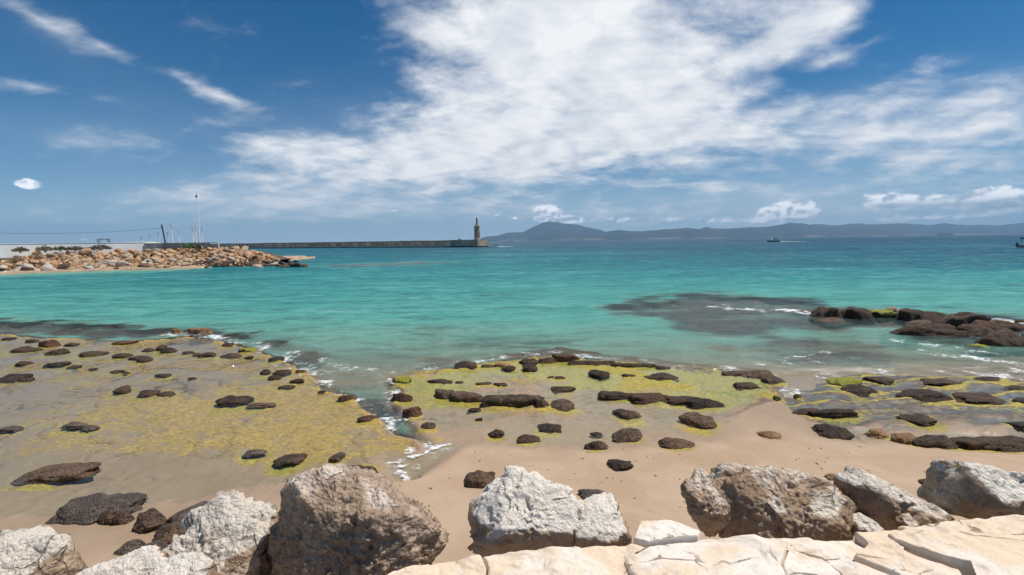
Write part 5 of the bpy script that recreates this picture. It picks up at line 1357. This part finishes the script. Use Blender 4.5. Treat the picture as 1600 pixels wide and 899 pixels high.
# local frame: x along the pier away from its end, y toward the beach or away
sgn = 1.0 if (Matrix.Rotation(math.atan2(pd.y, pd.x), 3, 'Z') @ Vector((0, 1, 0))).dot(pn) > 0 else -1.0
def pbox(x0, x1, n0, n1, z0, z1, name, mat):
    y0, y1 = sorted((n0 * sgn, n1 * sgn))
    return MB().box(x0, x1, y0, y1, z0, z1).build(name, mat, pier)
pbox(-3.0, PLn + 60, -6, 0, -1, 4.62, 'pier_core', MAT['stone_old2'])
pbox(14, PLn + 60, 0.002, 5.5, -1, 0.55, 'foot_ledge', MAT['stone_dark'])
pbox(16, PLn + 60, 0.002, 4.6, 0.553, 1.45, 'quay_ledge', MAT['stone_pale'])
rj = random.Random(5)
x = 18.0
while x < PLn + 55:
    w = rj.uniform(4.6, 8.0)
    pbox(x, x + w - 0.35, 0.003, 0.5 + rj.uniform(0, .25), 1.453, 4.25 + rj.uniform(-.1, .1), 'wall_panel', rj.choice([MAT['stone_old'], MAT['stone_old'], MAT['stone_old2'], MAT['concrete']]))
    x += w
x = -2.9
while x < PLn + 55:
    w = rj.uniform(14, 30)
    pbox(x, x + w - 0.15, -6.2, 0.7, 4.623, 4.95 + rj.uniform(-0.12, 0.15), 'coping', MAT['stone_pale']); x += w
# head of the pier
pbox(-9, 13.5, -7.0, 6.2, -1, 0.75, 'head_foot', MAT['stone_dark'])
pbox(-9.2, 13.8, -7.2, 6.4, 0.753, 4.9, 'pier_head', MAT['stone_old'])
pbox(-9.3, 13.9, -7.3, 6.5, 4.903, 5.1, 'head_coping', MAT['stone_old'])
for k in range(9): pbox(14.003 + k * 1.0, 15.0 + k * 1.0, 4.603, 6.2, 0.553, 4.6 - k * 0.44, 'step', MAT['concrete_pale'])
pbox(9.5, 11.2, -1, 1, 5.203, 5.9, 'bollard_block', MAT['stone_old2'])
# tower
tb = PA + pn * -1.0 + pd * -3.8
tw = empty('tower', (tb.x, tb.y, 5.2)); tag(tw, 'round stone tower carrying a statue at the pier end', 'tower')
MB().lathe([(2.3, 0), (2.3, 0.7), (2.05, 0.75)], 20).build('plinth', MAT['stone_pale'], tw)
MB().lathe([(2.0, 0.753), (1.95, 4.5), (1.88, 8.9)], 20).build('shaft', MAT['tower_stone'], tw, smooth=False)
for k in range(7): MB().lathe([(2.06 - 0.012 * k, 1.5 + 1.1 * k), (2.06 - 0.012 * k, 1.58 + 1.1 * k)], 20).build('course', MAT['tower_stone'], tw)
MB().lathe([(1.9, 8.903), (2.15, 9.05), (2.15, 9.35), (1.5, 9.5)], 20).build('cornice', MAT['stone_pale'], tw)
MB().lathe([(1.35, 9.503), (1.25, 10.1), (1.05, 10.2), (0.75, 10.6), (0.65, 11.0)], 16).build('pedestal', MAT['statue'], tw)
MB().box(1.35, 2.35, -1.1, 0.6, 3.1, 5.3).build('buttress', MAT['tower_white'], tw)
MB().box(1.45, 1.95, -0.9, 0.5, 5.303, 8.2).build('sunlit_strip', MAT['tower_white'], tw)  # white strip paints the sunlit side of the shaft
st = empty('statue', (tb.x, tb.y, 16.2)); tag(st, 'small robed standing figure on top of the round tower', 'statue')
fig = MB().lathe([(0.62, 0), (0.66, 0.5), (0.52, 1.6), (0.46, 2.3), (0.60, 2.9), (0.58, 3.25), (0.26, 3.55), (0.20, 3.68), (0.29, 3.85), (0.30, 4.05), (0.22, 4.28), (0.06, 4.38)], 14)
for sx in (-1, 1): fig.tube((sx * 0.52, 0, 3.15), (sx * 0.62, -0.35, 2.35), 0.17, 0.13, 8); fig.tube((sx * 0.62, -0.35, 2.35), (sx * 0.15, -0.6, 2.6), 0.13, 0.10, 8)
fig.build('robed_figure', MAT['statue'], st, smooth=True)

# ------------------------------------------------------------------ boats
MAT['boat_white'] = simple('white_gelcoat', (0.80, 0.80, 0.79), 0.35, 0.05, 0.8)
MAT['boat_navy'] = simple('navy_hull_paint', (0.030, 0.045, 0.075), 0.4, 0.2, 0.8)
MAT['boat_hull'] = simple('blue_grey_hull_paint', (0.12, 0.16, 0.20), 0.4, 0.2, 0.8)
MAT['boat_grey'] = simple('grey_hull_paint', (0.24, 0.26, 0.27), 0.5, 0.2, 0.8)
MAT['glass_dark'] = simple('dark_cabin_glass', (0.02, 0.025, 0.03), 0.12, 0.1, 0.8)
MAT['cloth_dark'] = simple('dark_clothing', (0.035, 0.03, 0.035), 0.9, 0.2, 6)
MAT['skin'] = simple('skin_tone', (0.42, 0.26, 0.18), 0.7, 0.1, 6)
MAT['wake'] = simple('wake_foam', (0.82, 0.85, 0.86), 0.9, 0.06, 0.5)
def hull(L, B, H, sheer=0.25, n=18, bow=0.9):
    """boat hull along +x, bow at +L/2, keel below zero; open on top with a deck"""
    mb = MB(); vs = []; fs = []
    m = 9
    for i in range(n):
        u = i / (n - 1); x = -L / 2 + L * u
        half = B / 2 * (1 - max(0, (u - 0.45) / 0.55) ** 2.2) * (0.86 + 0.14 * min(1, u / 0.2))
        top = H * (1 + sheer * u ** 2.2); keel = -0.28 * H * (1 - u ** 3)
        for k in range(m):
            a = -1 + 2 * k / (m - 1)
            y = half * math.copysign(abs(a) ** 0.55, a); z = keel + (top - keel) * abs(a) ** 1.9
            vs.append((x + (0.10 * L * bow * (z / top if top else 0) * u ** 4), y, z))
    for i in range(n - 1):
        for k in range(m - 1):
            a = i * m + k; fs.append((a, a + m, a + m + 1, a + 1))
    for i in range(n - 1): a = i * m; fs.append((a, a + m - 1, a + 2 * m - 1, a + m))
    fs.append(tuple(range(m)))
    return mb.add(vs, fs)
def wake(px0, px1, py, z, wid, label, seed):
    a = at_z(px0, py, z); b = at_z(px1, py, z); d = b - a; L = np.linalg.norm(d); d = d / L; nrm_ = np.array([-d[1], d[0], 0])
    R = random.Random(seed); V = []; Fc = []
    for k in range(90):
        u = R.random() ** 1.4; s = (0.25 + 0.9 * (1 - u)) * wid * 0.5; sp_ = wid * (0.5 + 1.3 * u)
        c = a + d * (u * L) + nrm_ * R.uniform(-sp_, sp_); b0 = len(V)
        l = R.uniform(1.0, 3.0) * s; w_ = R.uniform(0.25, 0.55) * s; hh = 0.03 + R.uniform(0.05, 0.22) * wid * (1 - u) * 0.5
        V += [tuple(c - d * l), tuple(c - nrm_ * w_), tuple(c + d * l), tuple(c + nrm_ * w_), (c[0], c[1], c[2] + hh)]
        Fc += [(b0, b0 + 1, b0 + 4), (b0 + 1, b0 + 2, b0 + 4), (b0 + 2, b0 + 3, b0 + 4), (b0 + 3, b0, b0 + 4)]
    o = MB().add(V, Fc).build('wake', MAT['wake']); tag(o, label, 'wake', None, 'stuff')
def person(parent_loc, h, label, seated=True):
    """small figure as one skinned body mesh"""
    me = bpy.data.meshes.new('person'); k = h
    J = [(0, 0, .50), (0, 0, .62), (0, 0, .80), (0, 0, .86), (0, 0, .95), (.11, 0, .80), (.16, .04, .64), (.10, .16, .56), (-.11, 0, .80), (-.16, .04, .64), (-.10, .16, .56),
         (.06, .02, .48), (.08, .22, .47), (.08, .24, .24), (-.06, .02, .48), (-.08, .22, .47), (-.08, .24, .24)]
    if not seated: J[12] = (.07, .0, .26); J[13] = (.07, .0, .02); J[15] = (-.07, 0, .26); J[16] = (-.07, 0, .02)
    ed = [(0, 1), (1, 2), (2, 3), (3, 4), (2, 5), (5, 6), (6, 7), (2, 8), (8, 9), (9, 10), (0, 11), (11, 12), (12, 13), (0, 14), (14, 15), (15, 16)]
    me.from_pydata([tuple(c * k for c in j) for j in J], ed, []); o = bpy.data.objects.new('person', me); COL.objects.link(o)
    sk = o.modifiers.new('skin', 'SKIN'); sb = o.modifiers.new('smooth', 'SUBSURF'); sb.levels = 1; sb.render_levels = 1
    rad = [.085, .08, .09, .04, .065, .05, .035, .03, .05, .035, .03, .07, .05, .035, .07, .05, .035]
    for v_, r_ in zip(me.skin_vertices[0].data, rad): v_.radius = (r_ * k, r_ * k)
    me.skin_vertices[0].data[0].use_root = True
    me.materials.append(MAT['cloth_dark']); o.location = parent_loc
    return tag(o, label, 'person', 'people aboard the small open boat')

# cruiser
g = at_z(1209, 378.0, 0.0)
cr_ = empty('motor_cruiser', tuple(g), math.pi * 0.96); tag(cr_, 'white motor cruiser with a dark hull far out on the sea', 'boat')
hull(10.5, 3.4, 1.25).build('hull', MAT['boat_hull'], cr_, smooth=True)
MB().box(-4.2, 3.4, -1.35, 1.35, 1.30, 1.62).build('deck_rail', MAT['boat_white'], cr_)
cabin_ = MB().add([(-3.2, -1.2, 1.623), (2.2, -1.2, 1.623), (2.2, 1.2, 1.623), (-3.2, 1.2, 1.623), (-2.9, -1.1, 3.3), (1.2, -1.1, 3.3), (1.2, 1.1, 3.3), (-2.9, 1.1, 3.3)],
         [(4, 5, 6, 7), (0, 1, 5, 4), (1, 2, 6, 5), (2, 3, 7, 6), (3, 0, 4, 7)]).build('cabin', MAT['boat_white'], cr_)
for s in (-1, 1): MB().box(-2.3, 1.1, s * 1.2 - 0.02, s * 1.2 + 0.02, 2.3, 2.9).build('window', MAT['glass_dark'], cabin_)
MB().box(-2.6, 0.4, -1.2, 1.2, 3.303, 3.75).build('flybridge', MAT['boat_white'], cr_)
MB().box(-2.8, 0.2, -1.1, 1.1, 4.75, 4.85).build('canopy', MAT['boat_white'], cr_)
for x_ in (-2.6, 0.0):
    for s in (-1, 1): MB().tube((x_, s, 3.753), (x_, s, 4.75), 0.05, None, 6).build('canopy_post', MAT['steel_pale'], cr_)
MB().tube((-1.2, 0, 4.853), (-1.2, 0, 6.2), 0.05, 0.03, 6).build('antenna', MAT['steel_pale'], cr_)
wake(1216, 1256, 377.6, 0.05, 2.4, 'white churned wake trailing right of the motor cruiser', 3)
# small open boat
g = at_z(771, 386.6, 0.0)
ob = empty('open_boat', tuple(g), math.pi); tag(ob, 'small white open motorboat near the pier end', 'boat')
hull(5.6, 2.1, 0.75).build('hull', MAT['boat_white'], ob, smooth=True)
MB().box(-0.8, 0.2, -0.5, 0.5, 0.7, 1.25).build('console', MAT['boat_grey'], ob)
MB().box(-3.15, -2.75, -0.25, 0.25, 0.35, 1.3).build('outboard_motor', MAT['steel_dark'], ob)
MB().box(-1.9, -1.5, -0.8, 0.8, 0.6, 0.85).build('bench', MAT['boat_grey'], ob)
person((g[0] + 1.7, g[1], 0.35), 1.7, 'person in dark clothes seated at stern of small open boat')
person((g[0] + 0.4, g[1] - 0.2, 0.35), 1.7, 'person in dark clothes at the middle of small open boat')
wake(778, 800, 385.6, 0.05, 1.6, 'thin white wake behind the small open boat', 4)
# fishing boat at the right edge
g = at_z(1611, 387.0, 0.0)
fb = empty('fishing_boat', tuple(g), math.radians(-12)); tag(fb, 'grey fishing boat cut by the right picture edge', 'boat')
hull(6.4, 2.3, 0.8).build('hull', MAT['boat_grey'], fb, smooth=True)
MB().box(-3.3, 3.0, -1.0, 1.0, 0.98, 1.10).build('gunwale', MAT['boat_white'], fb)
wh_ = MB().box(-0.6, 1.2, -0.75, 0.75, 1.103, 2.5).build('wheelhouse', MAT['boat_white'], fb)
MB().box(-0.64, -0.605, -0.6, 0.6, 1.75, 2.3).build('window', MAT['glass_dark'], wh_)
MB().tube((-2.5, 0, 1.1), (-2.5, 0, 3.1), 0.06, 0.04, 6).build('stern_post', MAT['steel_dark'], fb)
MB().box(-2.75, -2.2, -0.25, 0.25, 2.5, 3.0).build('net_drum', MAT['steel_dark'], fb)
MB().box(-3.75, -3.35, -0.25, 0.25, 0.4, 1.5).build('outboard_motor', MAT['steel_dark'], fb)
# far ships
for px, py, D, Lm, lab in [(799.5, 377.0, 5200, 62, 'tiny dark ship on the horizon under the mountain'), (1476, 367.4, 9500, 330, 'long low dark cargo ship on the right horizon')]:
    c = at_y(px, 372, D); sr = empty('cargo_ship', (c[0], D, 0)); tag(sr, lab, 'ship')
    k = Lm / 10.5
    hull(Lm, Lm * 0.15, Lm * 0.055, 0.12).build('hull', MAT['boat_navy'], sr)
    MB().box(-Lm * .42, -Lm * .30, -Lm * .06, Lm * .06, Lm * .056, Lm * .12).build('bridge_house', MAT['boat_grey'], sr)
    for q in range(4): MB().box(-Lm * .26 + q * Lm * .16, -Lm * .13 + q * Lm * .16, -Lm * .06, Lm * .06, Lm * .058, Lm * (.075 + .012 * (q % 2))).build('cargo_stack', MAT['boat_navy'], sr)

# ------------------------------------------------------------------ sea haze
hz = MB().box(-47000, 47000, -600, 27500, -14, 1050).build('haze', None)
hm = bpy.data.materials.new('haze_air'); hm.use_nodes = True
ht = hm.node_tree; ht.nodes.clear()
ho = ht.nodes.new('ShaderNodeOutputMaterial'); hv = ht.nodes.new('ShaderNodeVolumePrincipled')
hv.inputs['Color'].default_value = (0.42, 0.69, 1.0, 1)
hv.inputs['Density'].default_value = 4.4e-5
hv.inputs['Anisotropy'].default_value = 0.0
ht.links.new(hv.outputs[0], ho.inputs['Volume'])
hz.data.materials.append(hm)
tag(hz, kind='stuff')
